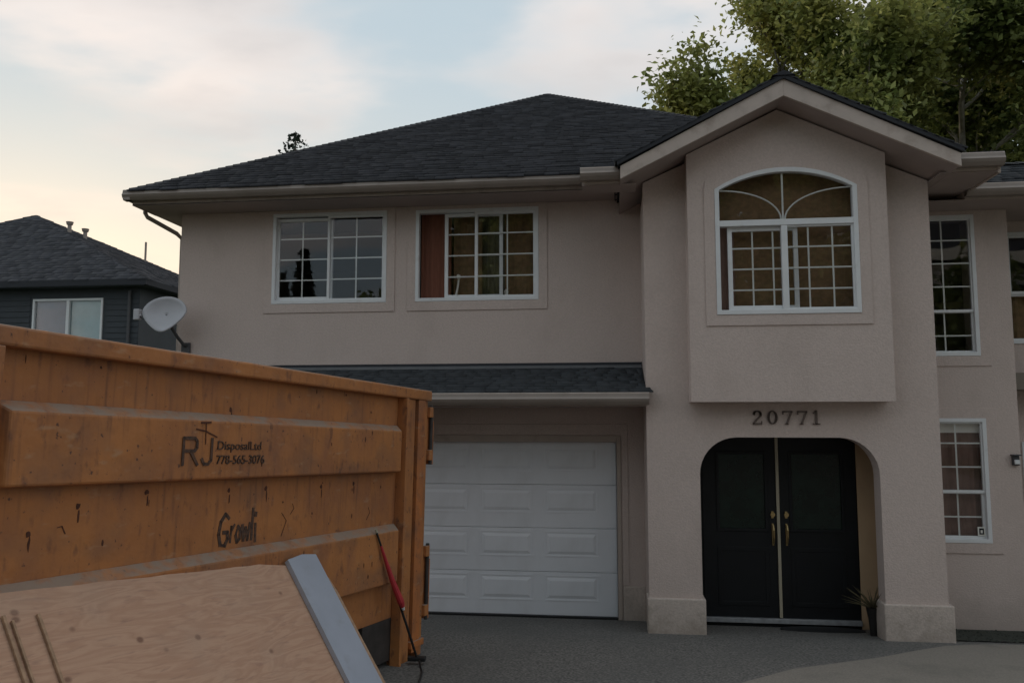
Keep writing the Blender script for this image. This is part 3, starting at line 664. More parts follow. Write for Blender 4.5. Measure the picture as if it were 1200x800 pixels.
# portico eave returns (left and right of the gable) with their own small roof
rt = part(MB().prism([(8.62, 5.13), (9.70, 5.46), (9.70, 5.43), (8.62, 5.10)], lambda t, a, b: (t, a, b), -.30, .36).prism([(8.62, 5.13), (9.70, 5.46), (9.70, 5.43), (8.62, 5.10)], lambda t, a, b: (t, a, b), 3.38, 4.04), 'roof', m_deck); rt['label'] = 'narrow roof strip above the entrance eaves'
for e0, e1, sd0 in ((-.31, .36, 5), (3.38, 4.05, 55)):
    face_pieces((e0, 8.60, 5.145), (e1, 8.60, 5.145), (e0, 9.7, 5.48), .14, .3, m_shingle, rt, sd0, extra=[(e0, 8.60, 5.145), (e1, 8.60, 5.145), (e1, 9.7, 5.481), (e0, 9.7, 5.481)])
part(MB().prism([(8.64, 4.99), (8.64, 5.10), (9.75, 5.44), (9.75, 4.99)], lambda t, a, b: (t, a, b), -.295, -.27), 'fascia', m_fascia) if False else part(MB().box(-.295, -.27, 8.69, 8.98, 4.984, 5.13), 'fascia', m_fascia)
part(MB().prism([(8.64, 4.99), (8.64, 5.10), (9.75, 5.44), (9.75, 4.99)], lambda t, a, b: (t, a, b), 4.01, 4.035), 'fascia', m_fascia)
part(MB().box(-.27, .14, 8.66, 8.69, 4.985, 5.12), 'fascia', m_fascia)
part(MB().box(3.56, 4.01, 8.66, 8.69, 4.985, 5.12), 'fascia', m_fascia)
gutter(-.31, .16, 8.575, 5.135); gutter(3.54, 4.05, 8.575, 5.135)
part(MB().box(-.29, .30, 8.69, 8.98, 4.972, 4.984), 'soffit', m_soffit)
part(MB().box(-.269, .127, 8.981, 9.459, 5.140, 5.150), 'soffit', m_soffit)
part(MB().box(.128, .150, 8.981, YM-.01, 4.984, 5.20), 'fascia', m_soffit)
part(MB().box(-.27, .30, 8.955, 8.98, 4.984, 5.16), 'fascia', m_fascia)
part(MB().box(PX1, 4.03, 8.69, YM, 4.972, 4.984), 'soffit', m_soffit)
part(MB().box(4.03, 4.06, 8.69, 12.5, 4.96, 5.14), 'fascia', m_fascia)
# gable roof
GP = Vector((1.835, 8.40, 6.005)); GLx, GRx, GEz = .10, 3.57, 5.14
sl_ = (GP.z-GEz)/(GP.x-GLx)
gab = part(MB().prism([(GLx, GEz), (1.835, 6.005), (GRx, GEz), (GRx, GEz-.03), (1.835, 5.975), (GLx, GEz-.03)], lambda t, a, b: (a, t, b), 8.385, 10.62), 'roof', m_deck)
gab['label'] = 'shingled gable roof over the entrance bay'
face_pieces((GLx-.02, 10.6, GEz), (GLx-.02, 8.37, GEz), (1.835, 10.6, 6.015), .14, .3, m_shingle, gab, 6, extra=[(GLx-.02, 10.6, GEz-.01), (GLx-.02, 8.37, GEz-.01), (1.835, 8.37, 6.006), (1.835, 10.6, 6.006)])
face_pieces((GRx+.02, 8.37, GEz), (GRx+.02, 10.6, GEz), (1.835, 10.6, 6.015), .14, .3, m_shingle, gab, 7, extra=[(GRx+.02, 8.37, GEz-.01), (GRx+.02, 10.6, GEz-.01), (1.835, 10.6, 6.006), (1.835, 8.37, 6.006)])
caps((1.835, 8.36, 6.02), (1.835, 10.6, 6.02), 14, m_shingle, gab)
for sg, xe in ((-1, .125), (1, 3.557)):      # barge boards
    P = [(1.835, 5.968), (xe, GEz-.045), (xe, 4.955), (1.835, 5.785)]
    part(MB().prism(P, lambda t, a, b: (a, t, b), 8.40, 8.435), 'barge_board', m_fascia, bevel=.004)
    P = [(1.835, 5.815), (xe, 4.985), (xe, 4.970), (1.835, 5.800)]
    part(MB().prism(P, lambda t, a, b: (a, t, b), 8.437, YM), 'soffit', m_soffit)
# drip edge strip (dark) along the rake
for xe in (.09, 3.582):
    part(MB().prism([(1.835, 6.012), (xe, GEz+.004), (xe, GEz-.040), (1.835, 5.967)], lambda t, a, b: (a, t, b), 8.374, 8.399), 'drip_edge', m_deck)
# apron roof over the garage
ap_ = part(MB().prism([(8.93, 2.70), (YM-.001, 3.035), (YM-.001, 3.0), (8.93, 2.66)], lambda t, a, b: (t, a, b), XL-.1, .379), 'roof', m_deck); ap_['label'] = 'low shingled apron roof above the garage door'
face_pieces((XL-.12, 8.89, 2.70), (.44, 8.89, 2.70), (0, YM, 3.05), .11, .2, m_shingle_g, ap_, 8, extra=[(XL-.12, 8.89, 2.695), (.46, 8.89, 2.695), (.375, 9.25, 2.815), (.375, YM-.01, 3.05), (XL-.12, YM-.01, 3.05)])
part(MB().box(XL, .378, YM-.035, YM-.002, 3.045, 3.10), 'flashing', m_deck)
part(MB().prism([(YM-.10, 3.027), (YM-.036, 3.06), (YM-.036, 3.068), (YM-.10, 3.035)], lambda t, a, b: (t, a, b), XL, .372), 'flashing', m_flash)
gutter(XL-.13, .412, 8.86, 2.685)
part(MB().box(XL-.1, .40, 8.955, 8.975, 2.55, 2.665), 'fascia', m_fascia)
part(MB().box(XL-.1, .383, 8.975, YM, 2.545, 2.556), 'soffit', m_soffit)
# right wing roof
q0, q1 = Vector((4.0, 9.42, 5.035)), Vector((9.9, 9.42, 5.035)); r0, r1 = Vector((4.62, 10.2, 5.50)), Vector((9.3, 10.2, 5.50)); b0_, b1_ = Vector((4.0, 10.98, 5.035)), Vector((9.9, 10.98, 5.035))
wr = part(MB().add([q0, q1, r1, r0, b0_, b1_], [(0, 1, 2, 3), (0, 3, 4), (1, 5, 2), (3, 2, 5, 4), (0, 4, 5, 1)]), 'roof', m_deck); wr['label'] = 'small lower hip roof of the right wing'
face_pieces(q0, q1, r0, .11, .2, m_shingle_g, wr, 9, extra=[q0+Vector((-.02, -.04, -.02)), q1+Vector((0, -.04, -.02)), r1, r0])
caps(q0, r0, 7, m_shingle_g, wr); caps(r0, r1, 30, m_shingle_g, wr)
gutter(4.0, 9.9, 9.36, 5.03)
part(MB().box(4.02, 9.9, 9.46, 9.49, 4.885, 5.0), 'fascia', m_fascia)
part(MB().box(4.02, 4.05, 9.49, 10.9, 4.885, 4.995), 'fascia', m_fascia)
part(MB().box(3.46, 9.5, 9.49, 10.62, 4.88, 4.892), 'soffit', m_soffit)
# small wall lamp at the right edge
wl = empty('wall_light', (4.62, YM-.03, 1.93), 'small dark lantern on the right wall near the corner', 'wall light')
MB().box(-.035, .035, -.02, .029, -.06, .05).build('lamp_body', m_dishd, wl, bevel=.006)
MB().box(-.028, .028, -.045, -.021, -.045, .005).build('lamp_lens', m_vinyl, wl, bevel=.006)
MB().box(-.045, .045, -.06, .028, .051, .065).build('lamp_cap', m_dishd, wl, bevel=.004)

# ------------------------------------------------------------------ ornaments on the sill of window 2
on = MB().tube([(0, 0, 0), (.012, 0, .08), (.03, 0, .16), (.045, 0, .25), (.05, 0, .32)], [.022, .017, .014, .013, .012], 10)
on.tube([(.05, 0, .31), (.045, -.01, .345), (.035, -.02, .36)], [.02, .03, .012], 12)
o = on.build('ornament', m_white, loc=(-2.0, YM+.13, 3.905), smooth=True); tag(o, 'slender white long-necked ornament standing behind the second window', 'ornament')
o = MB().tube([(0, 0, 0), (0, 0, .03), (0, 0, .1), (0, 0, .14), (0, 0, .17)], [.03, .04, .022, .03, .008], 12).build('ornament', m_white, loc=(-1.335, YM+.18, 3.905), smooth=True)
tag(o, 'short white figurine standing behind the sliding sash of the second window', 'ornament')

# ------------------------------------------------------------------ potted plant and door mat
pp = empty('potted_plant', (2.79, 9.32, gz(9.32)), 'spiky dry plant in a tall black pot beside the front door', 'potted plant')
MB().tube([(0, 0, 0), (0, 0, .18), (0, 0, .28), (0, 0, .30)], [.035, .05, .068, .072], 14).build('pot', m_pot, pp, smooth=False)
mb = MB()
for k in range(46):
    a = random.uniform(0, 2*math.pi); l = random.uniform(.14, .36); up = random.uniform(.3, 1.2); dx_ = Vector((math.cos(a), math.sin(a), up)).normalized()*l
    mb.tube([(0, 0, .29), Vector((0, 0, .29))+dx_*.55, Vector((0, 0, .29))+dx_+Vector((0, 0, -.05*l))], [.006, .005, .001], 4)
t_ = mb.build('leaves', m_plant, pp); t_['kind'] = 'stuff'
dm = MB().tube([(0, 0, 0), (0, 0, .014)], 1, 28); dm.v = [(x*.46, y*.13, z) for x, y, z in dm.v]
tag(dm.build('doormat', m_rubber, loc=(2.32, 9.58, gz(9.62)+.006)), 'dark oval mat on the ground below the front doors', 'doormat')

# ------------------------------------------------------------------ roll-off bin
D = Vector((0.25512971, 0.96594741, -0.04306312)).normalized(); SD = D.cross(Vector((0, 0, 1))).normalized(); UP = SD.cross(D)
BM = Matrix((-D, SD, UP)).transposed().to_4x4()        # local x = back towards the camera (s), y = outward, z = height
if BM.to_3x3().determinant() < 0: pass
BM.translation = Vector((-1.91744453, 7.2, 0.25066225))
bin_ = empty('disposal_bin', None, 'large orange roll-off disposal bin standing in the driveway', 'disposal bin', M=BM)
def bp_(mb, name, m=m_orange, parent=bin_, bevel=.006): return mb.build(name, m, parent, bevel=bevel)
SL = 4.6; WDT = 2.3
bp_(MB().box(.13, SL, -.05, 0, .41, 2.40), 'side_panel')
bp_(MB().box(-.2, SL, -WDT, -WDT+.05, .41, 2.40), 'side_panel')
bp_(MB().box(SL-.05, SL, -WDT+.05, -.05, .41, 2.40), 'end_panel')
bp_(MB().box(-.3, SL-.05, -WDT+.05, -.05, .36, .42), 'floor_plate', m_steel_d)
bp_(MB().box(-.345, SL+.04, -.07, .085, 2.345, 2.445), 'top_rail', bevel=.014)
bp_(MB().box(-.345, SL+.04, -WDT-.08, -WDT+.07, 2.345, 2.445), 'top_rail', bevel=.014)
bp_(MB().box(SL-.06, SL+.05, -WDT+.07, -.07, 2.345, 2.445), 'top_rail', bevel=.014)
def rib(h0, h1, s0, s1, name='side_rib'):
    o_ = .088; b_ = .055
    v = [(s0, 0, h0-.012), (s1, 0, h0-.012), (s1, 0, h1+.055), (s0, 0, h1+.055), (s0+b_, o_, h0), (s1-b_, o_, h0), (s1-b_, o_, h1), (s0+b_, o_, h1)]
    r_ = bp_(MB().add(v, [(4, 5, 6, 7), (0, 1, 5, 4), (2, 3, 7, 6), (0, 4, 7, 3), (1, 2, 6, 5), (0, 3, 2, 1)]), name, bevel=.012)
    return r_
rib(1.685, 2.045, .17, 3.98); rib(.735, 1.175, .17, 3.98)
bp_(MB().box(3.99, 4.16, 0, .095, .41, 2.344), 'upright_post', m_orange)
bp_(MB().box(.13, .165, 0, .10, .0, 2.344), 'post_flange', m_orange)
bp_(MB().box(-.055, .13, -.05, .062, .0, 2.344), 'end_post', m_orange)
bp_(MB().box(-.10, -.056, -.05, .02, .1, 2.344), 'door_gap', m_steel_d)
bp_(MB().box(-.235, -.10, -.05, .075, .06, 2.344), 'door_post', m_orange_d)
bp_(MB().box(-.33, -.236, -.05, .045, .0, 2.344), 'door_post', m_orange)
bp_(MB().box(-.33, -.25, -WDT+.02, -.05, .42, 2.344), 'end_door', m_orange)
for h0, h1 in ((1.86, 2.26), (.42, .95)):
    hb = bp_(MB().box(-.43, -.33, -.03, .03, h0, h1), 'hinge_bracket', m_orange_d)
    bp_(MB().box(-.46, -.42, -.045, .05, h0-.12, h1-.1), 'hinge_plate', m_orange_d, hb)
    bp_(MB().box(-.40, -.331, .031, .075, h1-.07, h1+.03), 'hinge_plate', m_orange, hb)
    bp_(MB().box(-.40, -.331, .031, .075, h0-.08, h0+.02), 'hinge_plate', m_orange, hb)
    bp_(MB().tube([(-.39, .055, h0-.12), (-.39, .055, h1+.05)], .018, 10), 'hinge_pin', m_steel_d, hb)
bp_(MB().box(-.32, SL, -.16, -.06, .22, .405), 'bottom_rail', m_steel_d)
bp_(MB().box(-.30, SL, -.72, -.60, .1, .36), 'skid_rail', m_steel_d)
bp_(MB().box(-.30, SL, -1.7, -1.58, .1, .36), 'skid_rail', m_steel_d)
bp_(MB().box(.135, .62, -.05, -.001, .05, .41), 'lower_gusset', m_steel_d)
bp_(MB().box(-.30, -.06, -.04, .09, .10, .16), 'step_plate', m_orange_d)
for yy in (-.45, -1.85):
    wl_ = bp_(MB().tube([(.25, yy-.08, .10), (.25, yy+.08, .10)], .10, 20), 'ground_roller', m_steel_d)
# stencilled writing
def text(name, s, size, s0, h0, off, m, parent, sx=1.0, extrude=.0015, shear=0):
    cu = bpy.data.curves.new(name, 'FONT'); cu.body = s; cu.size = size; cu.extrude = extrude; cu.shear = shear
    to = bpy.data.objects.new(name+'_tmp', cu); COL.objects.link(to); dg = bpy.context.evaluated_depsgraph_get(); dg.update()
    me = bpy.data.meshes.new_from_object(to.evaluated_get(dg)); bpy.data.objects.remove(to)
    for v in me.vertices:
        x, y, z = v.co; v.co = (s0-x*sx, off+z, h0+y)
    me.materials.clear(); me.materials.append(m); me.flip_normals() if False else None
    o = bpy.data.objects.new(name, me); COL.objects.link(o); o.parent = parent; return o
OFF = .0915
def stroke_letter(segs, label):
    mb = MB()
    for a, b, c, d, w_ in segs: strokes(mb, [(a, b, c, d, w_)], OFF+.003, 0, .003)
    mb.build('stencil_lettering', m_ink, bin_)['label'] = label
w_ = .020
stroke_letter([(2.835, 1.775, 2.835, 1.935, w_), (2.835, 1.935, 2.745, 1.935, w_), (2.745, 1.935, 2.725, 1.916, w_), (2.725, 1.916, 2.725, 1.878, w_), (2.725, 1.878, 2.745, 1.859, w_), (2.745, 1.859, 2.82, 1.859, w_), (2.775, 1.855, 2.715, 1.775, w_)], 'black stencil letter R')
stroke_letter([(2.60, 1.935, 2.60, 1.802, w_), (2.60, 1.802, 2.625, 1.779, w_), (2.625, 1.779, 2.66, 1.779, w_), (2.66, 1.779, 2.68, 1.809, w_)], 'black stencil letter J')
text('stencil_lettering', 'DisposalLtd', .078, 2.555, 1.868, OFF, m_ink, bin_, 1.14, .003)['label'] = 'faded stencil text DisposalLtd'
text('stencil_lettering', '778-565-3076', .080, 2.555, 1.778, OFF, m_ink, bin_, 1.02, .004)['label'] = 'stencilled phone number'
# hand-painted word "Growli"
def paint(P, w_=.018):
    mb = MB(); segs = [(P[i][0], P[i][1], P[i+1][0], P[i+1][1], w_*1.5*random.uniform(.75, 1.25)) for i in range(len(P)-1)]
    return segs
gs = []
gs += paint([(.20, .20), (.13, .235), (.05, .18), (.02, .09), (.06, .01), (.14, .0), (.19, .05), (.18, .10), (.10, .10)], .02)
gs += paint([(.24, .02), (.25, .14), (.25, .10), (.31, .15)], .017)
gs += paint([(.38, .13), (.34, .07), (.37, .015), (.42, .04), (.42, .11), (.37, .135)], .017)
gs += paint([(.46, .14), (.49, .02), (.53, .12), (.57, .02), (.61, .15)], .017)
gs += paint([(.66, .26), (.65, .02)], .017); gs += paint([(.72, .14), (.73, .0)], .017); gs += paint([(.715, .20), (.72, .225)], .02)
mb = MB()
for a, b, c, d, w_ in gs:
    k = .50
    strokes(mb, [(2.40-a*k, 1.25+b*.86, 2.40-c*k, 1.25+d*.86, w_*.8)], .0035, .0, .003)
# strokes() lays (x,z) at y; here local frame is the bin's
mb.build('painted_word', m_ink, bin_)['label'] = 'hand-painted black word Growli'
# chips and rust runs
mb = MB()
def chip(s_, h, w_, hh, off):
    n = 7; P = [(s_+w_*random.uniform(.5, 1)*math.cos(a), h+hh*random.uniform(.5, 1)*math.sin(a)) for a in [2*math.pi*k/n for k in range(n)]]
    mb.prism(P, lambda t, a, b: (a, t, b), off, off+.0015)
for (s_, h) in ((2.35, 2.13), (2.32, 1.60), (3.0, 1.62), (1.95, 1.60), (.85, 1.60), (1.3, 1.59), (3.45, 1.57), (3.72, 1.45)):
    chip(s_, h, .018, .022, .001); chip(s_-.01, h-.05, .008, .05, .001)
for k in range(26):
    s_ = random.uniform(.35, 3.85); on_r = random.random() < .5
    h = random.choice([random.uniform(1.72, 2.03), random.uniform(.80, 1.15)]) if on_r else random.choice([random.uniform(2.12, 2.32), random.uniform(1.22, 1.62), random.uniform(1.22, 1.62)])
    chip(s_, h, random.uniform(.003, .012), random.uniform(.004, .035), .0895 if on_r else .001)
for k in range(4):   # long scratches
    s_ = random.uniform(.5, 3.8); h = random.uniform(1.25, 1.5); a = random.uniform(-1.2, 1.2); l = random.uniform(.04, .16)
    strokes(mb, [(s_, h, s_+l*math.sin(a), h+l*math.cos(a), .006), (s_+l*math.sin(a), h+l*math.cos(a), s_+l*1.3*math.sin(a+.5), h+l*1.4*math.cos(a+.5), .004)], .0028, 0, .0015)
strokes(mb, [(2.74, 1.99, 2.66, 1.98, .008), (2.66, 1.98, 2.56, 1.945, .008), (2.66, 2.03, 2.655, 1.9, .006), (2.70, 2.03, 2.62, 2.035, .012)], .0935, 0, .002)
mb.build('paint_chips', m_rust, bin_)['kind'] = 'stuff'

# ------------------------------------------------------------------ plywood, strips, grey panel leaning on the bin
TL = Vector((-2.93, 2.95, 1.675)); TR = Vector((-2.165, 5.86, 1.385)); al = (TR-TL); Ltot = al.length; al.normalize()
outw = Vector((.9668, -.2554, 0)); dn = (outw*.80+Vector((0, 0, -1.05))); dn = (dn-al*dn.dot(al)).normalized(); nr = al.cross(dn).normalized()
if nr.dot(outw) < 0: nr = -nr
PM = Matrix((al, nr, -dn)).transposed().to_4x4(); PM.translation = TL+dn*1.22
ply = None
pl = MB(); nn = 26; L_ = Ltot; top = []; RE = L_-.09
for i in range(nn+1):
    x = L_*i/nn; drop = 0
    if x > L_-.62: drop = .05*math.sin((x-(L_-.62))/.62*math.pi/2)+random.uniform(0, .008)
    top.append((x, 1.22-drop+random.uniform(-.003, .003)))
outl = [(0, 0), (RE, 0)]+[q for q in top[::-1] if q[0] <= RE]
pl.plate(outl, [], lambda a, b, t: (a, -t, b), .018)
o = pl.build('plywood_sheet', m_ply, bevel=0); o.matrix_world = PM; tag(o, 'large knotty plywood sheet leaning against the side of the orange bin', 'plywood sheet')
# second sheet behind, its edge showing past the right side
pl = MB().plate([(.9, .0), (L_+.035, 0), (L_+.03, .62), (L_+.03, .95), (L_+.018, 1.0), (L_+.01, 1.06), (L_-.012, 1.08), (L_-.02, 1.15), (.9, 1.15)], [], lambda a, b, t: (a, -t, b), .015)
o = pl.build('plywood_sheet', m_woodedge); o.matrix_world = PM @ Matrix.Translation((0, -.022, 0)); tag(o, 'plywood sheet with a splintered right edge behind the big knotty sheet', 'plywood sheet')
# thin strips at the left
for xx, wd, tp, lb in ((.492, .016, 1.10, 'thin brown batten lying on the plywood, leftmost of the three at the photo edge'), (.524, .012, 1.07, 'thin brown batten lying on the plywood, middle of the three'), (.660, .016, 1.085, 'thin brown batten lying on the plywood, rightmost of the three')):
    o = MB().box(-wd, 0, 0, .014, -.1, tp).build('wood_strip', m_woodedge, bevel=.002); o.matrix_world = PM @ Matrix.Translation((xx, .003, 0))
    tag(o, lb, 'wood strip', 'thin wood strips lying on the plywood')
# grey sheet-metal panel with folded edges
gp = empty('metal_panel', None, 'grey folded sheet-metal panel lying over the right end of the plywood', 'metal panel', M=PM @ Matrix.Translation((2.80, .004, 0)))
MB().plate([(-.21, -.25), (.125, -.25), (.125, 1.235), (-.03, 1.245), (-.21, 1.215)], [], lambda a, b, t: (a, .028+t, b), .004).build('sheet', m_metalsheet, gp)
MB().box(-.214, -.21, .0, .032, -.25, 1.213).build('folded_edge', m_metalsheet, gp)
MB().box(.125, .129, .0, .032, -.25, 1.233).build('folded_edge', m_metalsheet, gp)

# ------------------------------------------------------------------ pole with red sleeve, cable
def bw(s_, h, off): return BM @ Vector((s_, off, h))
p0 = bw(.62, 1.19, .10); p1 = bw(.02, .05, .20)
pole = empty('pole', p1, 'thin black pole with a red sleeve leaning on the bin corner', 'pole')
d_ = p0-p1
MB().tube([(0, 0, 0), d_*.5, d_], [.011, .011, .009], 8).build('shaft', m_rubber, pole)
MB().tube([d_*1.0, d_*1.025], [.012, .010], 8).build('tip', m_astragal, pole)
sft = Vector((-.012, 0, 0))
MB().tube([d_*.43+Vector((.022, -.01, 0)), d_*.47+Vector((.020, -.01, 0)), d_*.62+Vector((.004, -.004, 0)), d_*.78, d_*.90], [.020, .031, .024, .016, .011], 10).build('red_sleeve', m_red, pole)
MB().tube([d_*.405+Vector((.022, -.01, 0)), d_*.432+Vector((.022, -.01, 0))], [.012, .018], 8).build('sleeve_end', m_vinyl, pole)
MB().box(-.085, .075, -.03, .03, -.015, .022).build('foot', m_rubber, pole, bevel=.008)
cb = [p1+Vector((.03, -.05, .0)), p1+Vector((.07, -.15, -.035))]
for k in range(14): 
    t = k/13; x = p1.x+.12+.20*t+.03*math.sin(t*5); y = p1.y-.32-2.2*t; cb.append(Vector((x, y, gz(y)+.012)))
o = MB().tube([c-p1 for c in cb], .009, 7).build('cable', m_rubber, loc=p1[:], smooth=True); tag(o, 'black cable running on the driveway from the foot of the pole', 'cable')

# ------------------------------------------------------------------ satellite dish
sd_ = empty('satellite_dish', (-5.60, YM-.02, 3.32), 'grey satellite dish mounted on the left corner of the beige house', 'satellite dish')
c0 = Vector((-.125, -.28, .44))       # dish centre in root frame
fwd = Vector((.02, -.93, .22)).normalized(); rt_ = Vector((0, 0, 1)).cross(fwd).normalized(); up_ = fwd.cross(rt_)
v = []; fc = []; nr_, na = 7, 32
def rr(a):   # egg outline pointing down
    s = math.sin(a); return (.300, .235 if s < 0 else .19)
for i in range(nr_+1):
    for k in range(na):
        a = 2*math.pi*k/na; t = i/nr_; x = math.cos(a)*.300*t; y = math.sin(a)*(.215 if math.sin(a) > 0 else .265)*t
        if math.sin(a) < 0: x *= 1-.42*abs(math.sin(a))**1.2
        p = c0+rt_*x+up_*y+fwd*(.07*t*t)
        v.append(p)
for i in range(nr_):
    for k in range(na):
        a = i*na+k; b = i*na+(k+1) % na; fc.append((a, b, b+na, a+na))
dish = MB().add(v, fc).build('reflector', m_dish, sd_, smooth=True); so_ = dish.modifiers.new('solid', 'SOLIDIFY'); so_.thickness = .012
bot = c0-up_*.20; lnb = c0+Vector((-.30, -.26, -.0)); lnb = Vector((-.47, -.36, .43))
MB().tube([bot-fwd*.03, (bot+lnb)/2+Vector((.02, 0, -.03)), lnb+Vector((.03, 0, -.03))], .010, 8).build('feed_arm', m_dishd, sd_)
MB().tube([lnb-Vector((-.03, 0, .03)), lnb, lnb+Vector((-.03, 0, .0))], .028, 10).build('receiver', m_dish, sd_)
MB().box(lnb.x-.05, lnb.x+.03, lnb.y-.035, lnb.y+.035, lnb.z-.07, lnb.z+.07).build('receiver', m_dish, sd_, bevel=.01)
MB().tube([c0-fwd*.01, c0-fwd*.07-up_*.08, Vector((-.05, -.14, .16)), Vector((0, -.06, .06)), Vector((0, .0, .04))], .022, 8).build('mast', m_dishd, sd_)
MB().box(-.06, .06, -.012, .018, -.09, .09).build('mount_plate', m_dishd, sd_, bevel=.004)

# ------------------------------------------------------------------ neighbour's house on the left
nbx = empty('neighbour_house', (-22, 28, 0), 'dark slate-blue sided neighbouring house with a hip roof, beyond the left side', 'house')
def nb(mb, name, m, bevel=0, parent=None): return mb.build(name, m, parent or nbx, (-22, 28, 0))
c1 = Vector((-14.97, 24.0, 6.9)); c2 = Vector((-31.5, 24, 6.9)); c3 = Vector((-31.5, 36, 6.9)); c4 = Vector((-14.97, 36, 6.9)); ax = Vector((-23.74, 30, 10.81))
nr_roof = nb(MB().add([c2, c1, c4, c3, ax]+[c-Vector((0, 0, .18)) for c in (c2, c1, c4, c3)], [(0, 1, 4), (1, 2, 4), (2, 3, 4), (3, 0, 4), (0, 5, 6, 1), (1, 6, 7, 2), (2, 7, 8, 3), (3, 8, 5, 0), (5, 8, 7, 6)]), 'roof', m_deck)
def nface(P0, P1, P2, seed):
    O_ = Vector((-22, 28, 0)); P0, P1, P2 = P0-O_, P1-O_, P2-O_
    U = (P1-P0).normalized(); Nn = U.cross(P2-P0).normalized(); V = Nn.cross(U)
    plane_pieces('shingle', P0, U, V, [(0, 0), ((P1-P0).length, 0), ((P2-P0).dot(U), (P2-P0).dot(V))], .22, .5, m_nbshing, nr_roof, .02, seed)
nface(c2, c1, ax, 21); nface(c1, c4, ax, 22)
nw = (-19.32, -16.78, 4.9, 6.38)
nb(MB().plate(rect(-30.9, -15.5, -.4, 6.75), [rect(*nw)], front(24.55), .2), 'wall', m_siding)
nb(MB().box(-15.7, -15.5, 24.75, 35.4, -.4, 6.75), 'wall', m_siding)
nb(MB().box(-30.9, -15.7, 35.2, 35.4, -.4, 6.75), 'wall', m_siding)
nb(MB().box(-30.9, -30.7, 24.75, 35.2, -.4, 6.75), 'wall', m_siding)
nb(MB().box(-31.4, -15.05, 24.03, 24.56, 6.70, 6.72), 'soffit', m_siding)
nb(MB().box(-15.5, -15.05, 24.56, 35.9, 6.70, 6.72), 'soffit', m_siding)
lap = None
for side in range(1):
    for k in range(36):
        z = -.3+k*.19
        zr = z+.19
        def lapstrip(x0, x1):
            global lap
            nb(MB().add([(x0, 24.548, zr), (x1, 24.548, zr), (x1, 24.525, z), (x0, 24.525, z), (x0, 24.548, z), (x1, 24.548, z)], [(0, 1, 2, 3), (3, 2, 5, 4)]), 'siding_board', m_siding)
        if zr < nw[2] or z > nw[3]+.02: lapstrip(-30.9, -15.5)
        else: lapstrip(-30.9, nw[0]-.12); lapstrip(nw[1]+.12, -15.5)
wf = nb(ring(nw[0], nw[1], nw[2], nw[3], .07, 24.5, 24.62), 'window', m_vinyl); wf['label'] = 'white-framed sliding window of the dark house'
nb(MB().box(-18.08, -17.98, 24.49, 24.6, nw[2]+.06, nw[3]-.06), 'mullion', m_vinyl, parent=wf)
nb(MB().box(nw[0]+.06, -18.08, 24.56, 24.57, nw[2]+.06, nw[3]-.06), 'pane', m_glass, parent=wf)
nb(MB().box(-17.98, nw[1]-.06, 24.56, 24.57, nw[2]+.06, nw[3]-.06), 'pane', m_glass, parent=wf)
nb(MB().box(nw[0], -18.08, 24.66, 24.67, nw[2], nw[3]), 'blind', mat('blind_dark', (.16, .19, .24), .8, .1, 3), parent=wf)
nb(MB().box(-18.02, nw[1], 24.64, 24.65, nw[2], nw[3]), 'blind', mat('blind_pale', (.38, .50, .50), .8, .1, 3), parent=wf)
nb(MB().tube([(-15.8, 24.45, 6.6), (-15.8, 24.45, 1)], .05, 8), 'downspout', m_dishd)
def vent(x, y, z0, z1, r_, label):
    t = empty('roof_vent', (x, y, z0), label, 'vent pipe', 'vent pipes on the neighbouring roof')
    MB().tube([(0, 0, -.5), (0, 0, z1-z0)], r_, 10).build('pipe', m_gutter, t)
    if r_ > .06: MB().tube([(0, 0, z1-z0-.02), (0, 0, z1-z0+.1), (0, 0, z1-z0+.12)], [r_*1.5, r_*1.9, r_*.5], 10).build('cap', m_gutter, t)
def onroof(px_t, Yy):  # height of the back-right hip silhouette at depth
    return 0
vent(-21.3, 28.8, 9.50, 10.05, .075, 'left of the two capped vent pipes on the neighbour roof ridge')
vent(-20.9, 29.2, 9.35, 9.85, .075, 'right of the two capped vent pipes on the neighbour roof ridge')
vent(-19.9, 31.8, 8.9, 9.95, .045, 'thin uncapped pipe lower on the neighbour roof slope')

